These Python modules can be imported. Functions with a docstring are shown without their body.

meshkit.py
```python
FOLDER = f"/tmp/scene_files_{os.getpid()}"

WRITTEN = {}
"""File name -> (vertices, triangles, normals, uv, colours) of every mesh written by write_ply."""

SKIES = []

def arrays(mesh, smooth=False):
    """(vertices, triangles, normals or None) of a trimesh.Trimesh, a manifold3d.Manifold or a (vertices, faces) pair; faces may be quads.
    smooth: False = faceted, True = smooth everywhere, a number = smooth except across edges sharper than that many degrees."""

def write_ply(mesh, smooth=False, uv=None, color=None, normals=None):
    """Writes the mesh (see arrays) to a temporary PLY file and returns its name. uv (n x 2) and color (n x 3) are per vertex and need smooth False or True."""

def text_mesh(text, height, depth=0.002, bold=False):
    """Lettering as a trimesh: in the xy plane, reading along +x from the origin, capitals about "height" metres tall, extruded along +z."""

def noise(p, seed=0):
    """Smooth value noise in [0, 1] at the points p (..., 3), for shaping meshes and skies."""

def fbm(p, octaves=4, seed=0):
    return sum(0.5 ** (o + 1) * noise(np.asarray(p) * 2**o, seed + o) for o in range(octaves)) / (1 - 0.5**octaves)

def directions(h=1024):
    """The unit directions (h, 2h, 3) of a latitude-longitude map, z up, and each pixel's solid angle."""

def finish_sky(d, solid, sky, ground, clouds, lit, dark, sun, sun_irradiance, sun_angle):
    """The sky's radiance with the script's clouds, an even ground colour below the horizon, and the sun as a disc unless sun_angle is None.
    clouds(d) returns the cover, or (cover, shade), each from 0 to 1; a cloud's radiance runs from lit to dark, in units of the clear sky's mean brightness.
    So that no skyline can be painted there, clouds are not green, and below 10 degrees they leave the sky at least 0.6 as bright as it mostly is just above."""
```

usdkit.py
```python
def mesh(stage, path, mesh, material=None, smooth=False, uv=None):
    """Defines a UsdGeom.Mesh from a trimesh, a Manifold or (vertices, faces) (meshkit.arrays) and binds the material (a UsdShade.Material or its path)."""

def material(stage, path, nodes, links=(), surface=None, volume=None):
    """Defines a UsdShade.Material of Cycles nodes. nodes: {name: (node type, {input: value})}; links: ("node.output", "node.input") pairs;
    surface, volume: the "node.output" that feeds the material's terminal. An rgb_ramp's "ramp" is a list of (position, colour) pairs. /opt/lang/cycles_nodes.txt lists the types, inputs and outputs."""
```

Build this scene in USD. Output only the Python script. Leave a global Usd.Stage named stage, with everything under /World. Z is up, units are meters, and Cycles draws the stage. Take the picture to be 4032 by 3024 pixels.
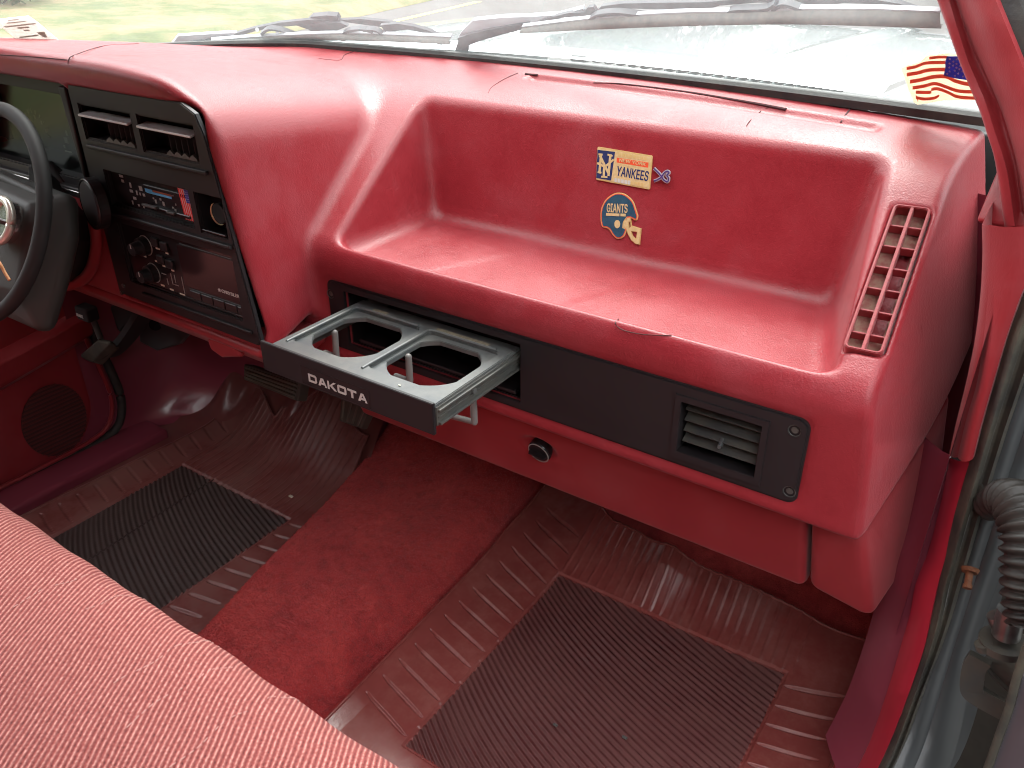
import math, random
import numpy as np, trimesh, manifold3d, usdkit, meshkit
from shapely.geometry import Polygon, Point, box as sbox, LineString
from shapely import affinity
from shapely.ops import unary_union
from pxr import Usd, UsdGeom, UsdLux, UsdShade, Gf, Sdf, Vt

random.seed(7); rng = np.random.default_rng(7)
stage = Usd.Stage.CreateInMemory()
UsdGeom.SetStageUpAxis(stage, UsdGeom.Tokens.z); UsdGeom.SetStageMetersPerUnit(stage, 1.0)
UsdGeom.Xform.Define(stage, '/World'); UsdGeom.Scope.Define(stage, '/World/Looks')

# ------------------------------------------------------------------ camera
EYE = np.array([0.77, 0.0, 0.93]); FL = 3285.0          # focal length in pixels of a 4032 x 3024 frame
def cam_axes():
    yaw, pitch, roll = (math.radians(a) for a in (34.71, 29.35, -0.447))
    f = np.array([-math.sin(yaw)*math.cos(pitch), math.cos(yaw)*math.cos(pitch), -math.sin(pitch)])
    r = np.cross(f, [0, 0, 1]); r /= np.linalg.norm(r); u = np.cross(r, f)
    return np.array([math.cos(roll)*r+math.sin(roll)*u, -math.sin(roll)*r+math.cos(roll)*u, f])
AX = cam_axes()
cam = UsdGeom.Camera.Define(stage, '/World/camera')
cam.CreateHorizontalApertureAttr(36.0); cam.CreateVerticalApertureAttr(27.0); cam.CreateFocalLengthAttr(36.0*FL/4032)
cam.CreateClippingRangeAttr(Gf.Vec2f(0.02, 500))
m4 = np.eye(4); m4[0, :3], m4[1, :3], m4[2, :3], m4[3, :3] = AX[0], AX[1], -AX[2], EYE
cam.AddTransformOp().Set(Gf.Matrix4d(m4.tolist()))
EXPOSURE = 2.62
cam.CreateExposureAttr(EXPOSURE)

# ------------------------------------------------------------------ overcast sky and weak veiled sun
SUN_EL, SUN_AZ = math.radians(55), math.radians(-25)       # compass angle from +y towards +x
sd = np.array([math.sin(SUN_AZ)*math.cos(SUN_EL), math.cos(SUN_AZ)*math.cos(SUN_EL), math.sin(SUN_EL)])
dome = UsdLux.DomeLight.Define(stage, '/World/sky')
dome.GetPrim().SetCustomDataByKey('kind', 'structure')
skym = usdkit.material(stage, '/World/Looks/sky', {
    'sky': ('sky_texture', dict(sky_type='single_scattering', sun_disc=False, sun_elevation=SUN_EL, sun_rotation=SUN_AZ)),
    'tc': ('texture_coordinate', {}),
    'n': ('noise_texture', dict(scale=2.2, detail=5.0, roughness=0.55)),
    'cov': ('map_range', dict(from_min=0.25, from_max=0.6, to_min=0.86, to_max=0.97, clamp=True)),
    'shade': ('rgb_ramp', dict(ramp=[(0.3, (6.0, 6.15, 6.3)), (0.7, (8.6, 8.6, 8.6))])),
    'mix': ('mix_color', dict(use_clamp=False)),
    'bg': ('background_shader', dict(strength=0.10))},
    [('tc.generated', 'n.vector'), ('n.fac', 'cov.value'), ('n.fac', 'shade.fac'), ('cov.result', 'mix.fac'), ('sky.color', 'mix.a'), ('shade.color', 'mix.b'), ('mix.result', 'bg.color')],
    surface='bg.background')
UsdShade.MaterialBindingAPI.Apply(dome.GetPrim()).Bind(skym)
sun = UsdLux.DistantLight.Define(stage, '/World/sun')
sun.CreateNormalizeAttr(True); sun.CreateIntensityAttr(0.2); sun.CreateAngleAttr(25.0); sun.CreateColorAttr(Gf.Vec3f(1, 0.97, 0.93))
zq = sd; xq = np.cross([0, 0, 1.0], zq); xq /= np.linalg.norm(xq); yq = np.cross(zq, xq)
m4 = np.eye(4); m4[0, :3], m4[1, :3], m4[2, :3] = xq, yq, zq
sun.AddTransformOp().Set(Gf.Matrix4d(m4.tolist()))

# ------------------------------------------------------------------ helpers
X, Y, Z = 0, 1, 2
def ray(px, py): return AX.T @ np.array([(px-2016)/FL, -(py-1512)/FL, 1.0])
def at(px, py, axis, val):
    """the point of the place seen at a pixel of the photograph, lying on the plane axis = val"""
    d = ray(px, py); return EYE + d*((val-EYE[axis])/d[axis])
def on(px, py, n, p0):
    d = ray(px, py); n = np.asarray(n, float); return EYE + d*(n @ (np.asarray(p0)-EYE)/(n @ d))
USED, LOC = {}, {}
def name_free(parent, name):
    k = USED.get((parent, name), 0); USED[(parent, name)] = k+1
    return name if k == 0 else f'{name}_{k:03d}'
def tag(p, label=None, cat=None, group=None, kind=None):
    for k, v in (('label', label), ('category', cat), ('group', group), ('kind', kind)):
        if v: p.SetCustomDataByKey(k, v)
    return p
def thing(name, label, cat, loc=(0, 0, 0), group=None, kind=None):
    path = '/World/' + name_free('/World', name)
    x = UsdGeom.Xform.Define(stage, path); x.AddTranslateOp().Set(Gf.Vec3d(*map(float, loc)))
    LOC[path] = np.array(loc, float)
    return tag(x.GetPrim(), label, cat, group, kind)
def put(name, mesh, mat, parent=None, label=None, cat=None, kind=None, group=None, smooth=False, normals=None):
    """one Mesh prim; the mesh is given in world coordinates"""
    base = str(parent.GetPath()) if parent else '/World'
    path = base + '/' + name_free(base, name)
    off = LOC.get(base, np.zeros(3)); LOC[path] = off
    if isinstance(mesh, list): mesh = cat_(mesh)
    v, f, n = meshkit.arrays(mesh, smooth)
    if normals is not None: n = normals
    g = UsdGeom.Mesh.Define(stage, path)
    g.CreatePointsAttr(Vt.Vec3fArray.FromNumpy((v-off).astype(np.float32)))
    g.CreateFaceVertexCountsAttr(Vt.IntArray.FromNumpy(np.full(len(f), 3, np.int32)))
    g.CreateFaceVertexIndicesAttr(Vt.IntArray.FromNumpy(f.astype(np.int32).ravel()))
    g.CreateSubdivisionSchemeAttr('none')
    if n is not None:
        g.CreateNormalsAttr(Vt.Vec3fArray.FromNumpy(np.asarray(n, np.float32))); g.SetNormalsInterpolation('vertex')
    UsdShade.MaterialBindingAPI.Apply(g.GetPrim()).Bind(mat)
    return tag(g.GetPrim(), label, cat, group, kind)
def tm(v, f): 
    f = np.asarray(f, int)
    if f.shape[1] == 4: f = np.vstack([f[:, [0, 1, 2]], f[:, [0, 2, 3]]])
    return trimesh.Trimesh(np.asarray(v, float), f, process=False)
def cat_(ms): return trimesh.util.concatenate([as_tm(m) for m in ms])
def as_tm(m):
    if hasattr(m, 'to_mesh'):
        q = m.to_mesh(); return tm(q.vert_properties[:, :3], q.tri_verts)
    return m
def unit(v): v = np.asarray(v, float); return v/np.linalg.norm(v)
def rbox(lo, hi, r=0.003, seg=12):
    """axis-aligned box with rounded edges"""
    lo, hi = np.minimum(lo, hi), np.maximum(lo, hi); r = min(r, 0.49*float((hi-lo).min()))
    s = manifold3d.Manifold.sphere(r, seg)
    return as_tm(manifold3d.Manifold.batch_hull([s.translate([lo[0]+r if i else hi[0]-r, lo[1]+r if j else hi[1]-r, lo[2]+r if k else hi[2]-r]) for i in (0, 1) for j in (0, 1) for k in (0, 1)]))
def hull_pts(pts, r=0.0, seg=12):
    if r <= 0: return as_tm(manifold3d.Manifold.hull_points(np.asarray(pts, float)))
    s = manifold3d.Manifold.sphere(r, seg)
    return as_tm(manifold3d.Manifold.batch_hull([s.translate(list(map(float, p))) for p in pts]))
def frame(o, u, n):
    """origin o, u along the shape's x, n out of the shape's front"""
    u, n = unit(u), unit(n); w = np.cross(n, u); T = np.eye(4); T[:3, 0], T[:3, 1], T[:3, 2], T[:3, 3] = u, w, n, o
    return T
def plate(poly, T, h, bevel=0.0):
    """polygon in the frame's plane, extruded towards +n by h"""
    out = []
    for g in getattr(poly, 'geoms', [poly]):
        if g.is_empty or g.area < 1e-12: continue
        if bevel > 0:
            a = trimesh.creation.extrude_polygon(g, h-bevel, engine='earcut'); out.append(a)
            c = g.buffer(-bevel)
            for q in getattr(c, 'geoms', [c]):
                if not q.is_empty:
                    b = trimesh.creation.extrude_polygon(q, bevel, engine='earcut'); b.apply_translation([0, 0, h-bevel]); out.append(b)
        else: out.append(trimesh.creation.extrude_polygon(g, h, engine='earcut'))
    m = trimesh.util.concatenate(out); m.apply_transform(T); return m
def rrect(x0, z0, x1, z1, r):
    return sbox(min(x0, x1)+r, min(z0, z1)+r, max(x0, x1)-r, max(z0, z1)-r).buffer(r, quad_segs=6)
def lettering(s, height, T, depth=0.0006, width=None, bold=True):
    m = meshkit.text_mesh(s, height, depth, bold)
    if width:
        w = m.bounds[1][0]-m.bounds[0][0]; m.apply_translation([-m.bounds[0][0], 0, 0]); m.apply_scale([width/w, 1, 1])
    m.apply_transform(T); return m
def smoothline(pts, n=8):
    """Catmull-Rom through the points"""
    p = np.asarray(pts, float); q = np.vstack([2*p[0]-p[1], p, 2*p[-1]-p[-2]]); out = []
    for i in range(len(p)-1):
        a, b, c, d = q[i:i+4]
        for t in np.linspace(0, 1, n, endpoint=False):
            out.append(0.5*(2*b+(c-a)*t+(2*a-5*b+4*c-d)*t*t+(3*b-a-3*c+d)*t**3))
    return np.array(out+[p[-1]])
def sweep(path, prof, up=(0, 0, 1), caps=True, scale=None):
    """profile (k x 2: side, up) carried along a path; closed profile"""
    path = np.asarray(path, float); prof = np.asarray(prof, float); n, k = len(path), len(prof)
    t = np.gradient(path, axis=0); t /= np.linalg.norm(t, axis=1, keepdims=True)
    up = np.broadcast_to(np.asarray(up, float), path.shape)
    s = np.cross(t, up); s /= np.linalg.norm(s, axis=1, keepdims=True); w = np.cross(s, t)
    sc = np.ones(n) if scale is None else np.asarray(scale)
    v = (path[:, None]+sc[:, None, None]*(prof[None, :, :1]*s[:, None]+prof[None, :, 1:]*w[:, None])).reshape(-1, 3)
    f = []
    for i in range(n-1):
        for j in range(k):
            a, b = i*k+j, i*k+(j+1) % k; f.append([a, b, b+k, a+k])
    f = np.array(f); f = np.vstack([f[:, [0, 1, 2]], f[:, [0, 2, 3]]])
    if caps:
        f = np.vstack([f, [[0, j+1, j] for j in range(1, k-1)], [[(n-1)*k, (n-1)*k+j, (n-1)*k+j+1] for j in range(1, k-1)]])
    m = tm(v, f)
    if m.volume < 0: m.invert()
    return m
def circle(r, k=10, ry=None): return [(r*math.cos(a), (ry or r)*math.sin(a)) for a in np.arange(k)*2*math.pi/k]
def tube(path, r, k=10, up=(0, 0, 1), scale=None): return sweep(path, circle(r, k), up, True, scale)
def cyl(p, q, r, k=24, r2=None):
    p, q = np.asarray(p, float), np.asarray(q, float); d = q-p
    m = as_tm(manifold3d.Manifold.cylinder(float(np.linalg.norm(d)), r, r if r2 is None else r2, k))
    T = trimesh.geometry.align_vectors([0, 0, 1], d/np.linalg.norm(d)); T[:3, 3] = p; m.apply_transform(T); return m
def grid_mesh(P):
    """(n, m, 3) grid of points to a mesh"""
    n, m = P.shape[:2]; i = np.arange(n*m).reshape(n, m)
    return tm(P.reshape(-1, 3), np.stack([i[:-1, :-1], i[1:, :-1], i[1:, 1:], i[:-1, 1:]], -1).reshape(-1, 4))
def strip(A, B, n=6, bulge=0.0, bdir=(0, -1, 0)):
    """surface between two edge curves of equally many points"""
    A, B = np.asarray(A, float), np.asarray(B, float); t = np.linspace(0, 1, n)[None, :, None]
    P = A[:, None]*(1-t)+B[:, None]*t+bulge*np.asarray(bdir, float)*(4*t*(1-t)); return grid_mesh(P)
# implicit shapes
def smax(a, b, k):
    h = np.maximum(k-np.abs(a-b), 0)/k; return np.maximum(a, b)+h*h*k*0.25
def smin(a, b, k): return -smax(-a, -b, k)
def sall(k, *ds):
    r = ds[0]
    for d in ds[1:]: r = smax(r, d, k)
    return r
def half(n, p):
    n = unit(n); c = float(n @ np.asarray(p, float)); return lambda x, y, z: n[0]*x+n[1]*y+n[2]*z-c
def surface(fn, lo, hi, h):
    """surface nets of fn = 0, corrected onto the surface; returns mesh and normals"""
    ax = [np.arange(a, b+h, h, dtype=np.float32) for a, b in zip(lo, hi)]
    V = np.broadcast_to(fn(ax[0][:, None, None], ax[1][None, :, None], ax[2][None, None, :]), tuple(map(len, ax))).astype(np.float32)
    V[0], V[-1], V[:, 0], V[:, -1], V[:, :, 0], V[:, :, -1] = (1e-3,)*6
    S = V < 0; nx, ny, nz = V.shape
    cnt = np.zeros((nx-1, ny-1, nz-1), np.int8)
    for i, j, k in np.ndindex(2, 2, 2): cnt += S[i:nx-1+i, j:ny-1+j, k:nz-1+k]
    C = np.argwhere((cnt > 0) & (cnt < 8)); idx = np.full(cnt.shape, -1, np.int64); idx[tuple(C.T)] = np.arange(len(C))
    acc, num = np.zeros((len(C), 3)), np.zeros(len(C))
    cor = list(np.ndindex(2, 2, 2))
    for a in cor:
        for d in range(3):
            if a[d] == 0:
                b = list(a); b[d] = 1
                va = V[C[:, 0]+a[0], C[:, 1]+a[1], C[:, 2]+a[2]].astype(float); vb = V[C[:, 0]+b[0], C[:, 1]+b[1], C[:, 2]+b[2]].astype(float)
                m = (va < 0) != (vb < 0); t = np.where(m, va/np.where(m, va-vb, 1), 0)
                p = np.array(a, float)[None].repeat(len(C), 0); p[:, d] += t
                acc[m] += p[m]; num[m] += 1
    P = np.array(lo)[None]+h*(C+acc/num[:, None])
    F = []
    for d in range(3):
        e, g = (d+1) % 3, (d+2) % 3
        sl = [slice(None)]*3; s2 = [slice(None)]*3; sl[d], s2[d] = slice(0, -1), slice(1, None)
        A, B = S[tuple(sl)], S[tuple(s2)]
        E = np.argwhere(A != B); E = E[(E[:, e] > 0) & (E[:, g] > 0) & (E[:, e] < V.shape[e]-1) & (E[:, g] < V.shape[g]-1)]
        q = []
        for de, dg in ((-1, -1), (0, -1), (0, 0), (-1, 0)):
            c = E.copy(); c[:, e] += de; c[:, g] += dg; q.append(idx[tuple(c.T)])
        q = np.stack(q, 1); flip = ~A[tuple(E.T)]
        q[flip] = q[flip][:, ::-1]; F.append(q)
    F = np.vstack(F); F = F[(F >= 0).all(1)]
    def ev(p): return np.asarray(fn(p[:, 0], p[:, 1], p[:, 2]), float)
    def grad(p, e=4e-4): return np.stack([ev(p+np.eye(3)[i]*e)-ev(p-np.eye(3)[i]*e) for i in range(3)], 1)/(2*e)
    for _ in range(2):
        g = grad(P); P = P-np.clip(ev(P)/np.maximum((g*g).sum(1), 0.2), -h/2, h/2)[:, None]*g
    g = grad(P, 8e-4); g /= np.maximum(np.linalg.norm(g, axis=1, keepdims=True), 1e-9)
    return tm(P, F), g

# ------------------------------------------------------------------ materials
def mat(name, color, rough=0.5, bump=None, var=None, **kw):
    """bump: (scale, distance[, detail]); var: (scale, amount, second colour)"""
    nodes, links = {'g': ('geometry', {}), 'p': ('principled_bsdf', dict(base_color=color, roughness=rough, **kw))}, []
    if bump:
        nodes['bn'] = ('noise_texture', dict(scale=bump[0], detail=bump[2] if len(bump) > 2 else 3.0, roughness=0.6))
        nodes['b'] = ('bump', dict(strength=1.0, distance=bump[1]))
        links += [('g.position', 'bn.vector'), ('bn.fac', 'b.height'), ('b.normal', 'p.normal')]
    if var:
        nodes['vn'] = ('noise_texture', dict(scale=var[0], detail=5.0, roughness=0.65))
        nodes['vr'] = ('map_range', dict(from_min=0.35, from_max=0.7, to_min=0.0, to_max=var[1], clamp=True))
        nodes['vm'] = ('mix_color', dict(a=color, b=var[2]))
        links += [('g.position', 'vn.vector'), ('vn.fac', 'vr.value'), ('vr.result', 'vm.fac'), ('vm.result', 'p.base_color')]
    return usdkit.material(stage, '/World/Looks/'+name, nodes, links, surface='p.BSDF')

RED = (0.27, 0.018, 0.026)
def vinyl(name, col, rough, wr=0.00045):
    """leather-grained vinyl: fine pebbles, longer creases, faint scuffs in colour and gloss"""
    return usdkit.material(stage, '/World/Looks/'+name, {
        'g': ('geometry', {}), 'mp': ('mapping', dict(scale=(1.0, 1.0, 0.35))),
        'f': ('voronoi_texture', dict(scale=620.0, feature='f1')), 'c': ('noise_texture', dict(scale=210.0, detail=4.0, roughness=0.65, distortion=1.6)),
        's': ('math', dict(math_type='multiply_add', value2=0.35)),
        'b': ('bump', dict(strength=1.0, distance=wr)),
        'v': ('noise_texture', dict(scale=9.0, detail=6.0, roughness=0.65)), 'vr': ('map_range', dict(from_min=0.32, from_max=0.7, to_min=rough-0.07, to_max=rough+0.13, clamp=True)),
        'cr': ('rgb_ramp', dict(ramp=[(0.28, tuple(c*0.85 for c in col)), (0.5, col), (0.75, (col[0]*1.12, col[1]*2.0, col[2]*1.8))])),
        'p': ('principled_bsdf', dict(sheen_weight=0.09, sheen_roughness=0.35, specular_ior_level=0.5))},
        [('g.position', 'f.vector'), ('g.position', 'mp.vector'), ('mp.vector', 'c.vector'), ('g.position', 'v.vector'),
         ('f.distance', 's.value1'), ('c.fac', 's.value3'), ('s.value', 'b.height'), ('b.normal', 'p.normal'),
         ('v.fac', 'vr.value'), ('vr.result', 'p.roughness'), ('v.fac', 'cr.fac'), ('cr.color', 'p.base_color')], surface='p.BSDF')
M = {}
M['vinyl'] = vinyl('red_vinyl', RED, 0.36)
M['plastic_red'] = vinyl('red_plastic', (0.285, 0.021, 0.027), 0.42, 0.0002)
M['black'] = mat('black_plastic', (0.011, 0.009, 0.010), 0.46, (900, 0.0001), (14, 0.5, (0.017, 0.014, 0.015)), specular_ior_level=0.35)
M['gloss_black'] = mat('gloss_black', (0.012, 0.010, 0.011), 0.22)
M['dull_black'] = mat('dull_black', (0.012, 0.012, 0.012), 0.7)
M['void'] = mat('void', (0.004, 0.004, 0.004), 0.9)
M['grey_plastic'] = mat('grey_plastic', (0.056, 0.062, 0.065), 0.33, (700, 0.00012), (22, 0.45, (0.17, 0.165, 0.14)))
M['dark_grey'] = mat('dark_grey_plastic', (0.05, 0.052, 0.05), 0.45, (500, 0.0001), (30, 0.5, (0.10, 0.09, 0.07)))
M['dusty_slat'] = mat('dusty_slat', (0.035, 0.037, 0.037), 0.5, (1500, 0.00015), (45, 0.6, (0.085, 0.08, 0.055)))
M['white_print'] = mat('white_print', (0.55, 0.55, 0.52), 0.5)
M['cream_print'] = mat('cream_print', (0.62, 0.60, 0.48), 0.5)
M['chrome'] = mat('chrome', (0.72, 0.72, 0.70), 0.18, metallic=1.0)
M['brass'] = mat('brass', (0.65, 0.55, 0.32), 0.3, metallic=1.0)
M['paint_maroon'] = mat('maroon_paint', (0.20, 0.035, 0.055), 0.25, (40, 0.0006), None, coat_weight=0.4, coat_roughness=0.15)
M['rubber'] = mat('rubber', (0.02, 0.02, 0.021), 0.6, (300, 0.0003), (40, 0.6, (0.06, 0.052, 0.04)))
M['dusty_rubber'] = mat('dusty_rubber', (0.030, 0.028, 0.024), 0.7, (260, 0.0004), (25, 0.8, (0.095, 0.083, 0.058)))

# ------------------------------------------------------------------ windscreen geometry shared by several parts
def wy(x): return 1.13-0.13*np.asarray(x)**2-2.8*np.clip(-np.asarray(x)-.40, 0, 9)**2               # foot of the glass
RAKE, WZ = 0.84, 0.725
def glass_at(px, py, off=0.0):
    """where the sight line meets the raked glass (off: metres outside it)"""
    d = ray(px, py); p = EYE.copy()
    lo, hi = 0.3, 3.0
    g = lambda t: (EYE+d*t)[1]+RAKE*((EYE+d*t)[2]-WZ)-wy((EYE+d*t)[0])-off*1.306
    for _ in range(60):
        m = 0.5*(lo+hi)
        if g(m) > 0: hi = m
        else: lo = m
    return EYE+d*lo
GN = unit([0, 1, RAKE])                                    # outward normal of the glass

# ================================================================== DASHBOARD
YT, YB = 0.715, 0.60                                       # faces of the passenger trim and of the centre stack
def world2(px, py, y): p = at(px, py, Y, y); return p[0], p[2]
tTL, tTR, tBR, tBL = world2(1287, 1104, YT), world2(3135, 1648, YT), world2(3150, 1990, YT), world2(1330, 1415, YT)
TX0, TX1, TZ1, TZ0 = -0.028, world2(3186, 1732, YT)[0], world2(2699, 1512, YT)[1], 0.5*(world2(2600, 1810, YT)[1]+world2(3097, 1984, YT)[1])
print('trim', TX1, TZ1, TZ0)
vx0, vx1 = world2(2662, 1670, YT)[0], world2(3000, 1780, YT)[0]; vz1, vz0 = world2(2666, 1560, YT)[1], world2(2664, 1791, YT)[1]
SLX0, SLX1, SLZ0, SLZ1 = 0.004, 0.2865, 0.4185, 0.497       # opening for the cup tray
sl_n = unit([0, -(0.705-0.548), 0.25]); sl_p = np.array([0, 0.715, 0.548])
def bx3(lo, hi, k=0.004):
    def f(x, y, z): return sall(k, lo[0]-x, x-hi[0], lo[1]-y, y-hi[1], lo[2]-z, z-hi[2])
    return f
def plane3(a, b, c, inside):
    n = np.cross(np.subtract(b, a), np.subtract(c, a)); n = unit(n)
    if n @ (np.asarray(inside)-a) > 0: n = -n
    return half(n, a)
h_front, h_slope, h_top = half([0, -1, 0], [0, 0.715, 0]), half(sl_n, sl_p), half([0, -0.17, 1], [0, 0.965, 0.7045])
h_side1, h_side2 = half([1, -0.13, 0.27], [0.669, 0.70, 0.54]), half([1, -0.2, 0.1], [0.669, 0.70, 0.54])
h_under = half([0, 0.37, -0.93], [0, 0.715, 0.386])
w_front, w_top, w_wall, w_under = half([0, -1, -0.02], [0, 0.6035, 0.6]), half([0, 0.112, 1], [0, 0.58, 0.779]), half([0.98, 0.175, 0.108], np.array([0.98, 0.175, 0.108])*0.1275/1.0023), half([0, 0.2, -1], [0, 0.58, 0.428])
w_fall = half([0.30, 0.22, 1.0], [-0.19, 0.97, 0.718])
p_floor, p_back = half([0, 0.0, -1], [0, 0.9, 0.5375]), half([0, 0.163, -0.034], [0, 0.932, 0.5375])
p_left = plane3([-0.048, 0.943, 0.691], [-0.017, 0.723, 0.553], [-0.012, 0.93, 0.5375], [0.3, 0.8, 0.6])
p_right = plane3([0.601, 0.918, 0.676], [0.631, 0.741, 0.564], [0.572, 0.935, 0.5375], [0.3, 0.8, 0.6])
p_front = half([0, -1, 0], [0, 0.732, 0])
vent_c = [on(*p, sl_n, sl_p) for p in ((3535, 805), (3655, 825), (3465, 1405), (3325, 1365))]
v_u = unit(vent_c[1]-vent_c[0]); v_w = unit((vent_c[0]+vent_c[1])/2-(vent_c[2]+vent_c[3])/2); v_o = sum(vent_c)/4
v_hu, v_hw = 0.0175, 0.5*np.linalg.norm((vent_c[0]+vent_c[1])/2-(vent_c[2]+vent_c[3])/2)
v_u = unit(v_u-(v_u@v_w)*v_w); v_n = unit(np.cross(v_u, v_w))
cut_trim, cut_slot = bx3([TX0-0.003, 0.5, TZ0-0.003], [TX1+0.003, 0.7200, TZ1+0.003], 0.016), bx3([SLX0, 0.5, SLZ0], [SLX1, 0.87, SLZ1])
cut_vent = bx3([vx0, 0.5, vz0], [vx1, 0.80, vz1])
cut_a, cut_b = bx3([-0.72, 0.4, 0.592], [-0.335, 0.70, 0.742], 0.03), bx3([-0.342, 0.4, 0.447], [-0.14, 0.64, 0.742], 0.02)
c_edge = half([1, 0, 0.155], [-0.0585, 0.6, 0.60])
def cut_c(x, y, z): return sall(0.03, c_edge(x, y, z), -0.342-x, y-0.632, 0.447-z, z-0.742)
knob_c = at(2120, 1772, Y, 0.752)
def dash(x, y, z):
    a = sall(0.012, h_front(x, y, z), h_under(x, y, z))
    a = smax(a, sall(0.02, h_slope(x, y, z), h_top(x, y, z)), 0.022)
    a = smax(a, smax(h_side1(x, y, z), h_side2(x, y, z), 0.01), 0.009)
    wb = y-(1.125-0.13*x*x-2.8*np.maximum(-x-.40, 0)**2); a = smax(a, wb, 0.006); a = np.maximum(a, -0.74-x)
    b = sall(0.05, smax(w_top(x, y, z), w_wall(x, y, z), 0.09), w_fall(x, y, z))
    brow = sall(0.05, b, 0.572-y, y-0.66, 0.745-z, x+0.070+1.2*(y-0.60)**2)
    b = smin(sall(0.020, b, w_front(x, y, z), w_under(x, y, z)), brow, 0.016); b = np.maximum(b, -0.745-x); b = np.maximum(b, wb)
    d = smin(a, b, 0.022)
    fl = p_floor(x, y, z)-0.0011/(1+np.exp(-np.clip((x-(0.155+0.5*(y-.83)))/0.004, -30, 30)))+0.0011/(1+np.exp(-np.clip((x-(0.33+0.35*(y-.80)))/0.004, -30, 30)))
    pk = sall(0.022, fl, p_back(x, y, z), p_left(x, y, z), p_right(x, y, z), p_front(x, y, z))
    # two shallow swellings pressed into the shelf floor
    d = smax(d, -pk, 0.011)
    yy = y-(1.075-0.13*x*x)
    d = smax(d, -sall(0.010, yy-0.010, -yy-0.010, 0.06-x, x-0.565, 0.7045+0.17*(y-1.0)-z), 0.006)
    u, w, n = ((x-v_o[0])*q[0]+(y-v_o[1])*q[1]+(z-v_o[2])*q[2] for q in (v_u, v_w, v_n))
    d = smax(d, -sall(0.010, np.abs(u)-v_hu-0.0008, np.abs(w)-v_hw-0.0008, np.abs(n)-0.022), 0.006)
    d = smax(d, -cut_trim(x, y, z), 0.006)
    d = np.maximum(d, -cut_slot(x, y, z)); d = np.maximum(d, -cut_vent(x, y, z))
    return smax(d, -np.minimum(np.minimum(cut_a(x, y, z), cut_b(x, y, z)), cut_c(x, y, z)), 0.008)
def hit(px, py, lift=0.0):
    """the point of the dashboard skin seen at a pixel"""
    d = unit(ray(px, py)); t = 0.25
    for _ in range(140):
        p = EYE+d*t; v = float(dash(np.array(p[0]), np.array(p[1]), np.array(p[2])))
        if abs(v) < 1e-5: break
        t += 0.7*v
    return p-d*lift
def normal_at(p, e=1e-3):
    return unit([float(dash(*(p+np.eye(3)[i]*e))-dash(*(p-np.eye(3)[i]*e))) for i in range(3)])

DB = thing('dashboard', 'red padded dashboard with open shelf, black trim strip and radio stack', 'dashboard', (0, 0.715, 0.40))
mesh, nrm = surface(dash, (-0.752, 0.555, 0.372), (0.738, 1.14, 0.80), 0.0038)
put('dash_pad', mesh, M['vinyl'], DB, 'red grained vinyl pad with moulded shelf and instrument hood', normals=nrm)

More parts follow.
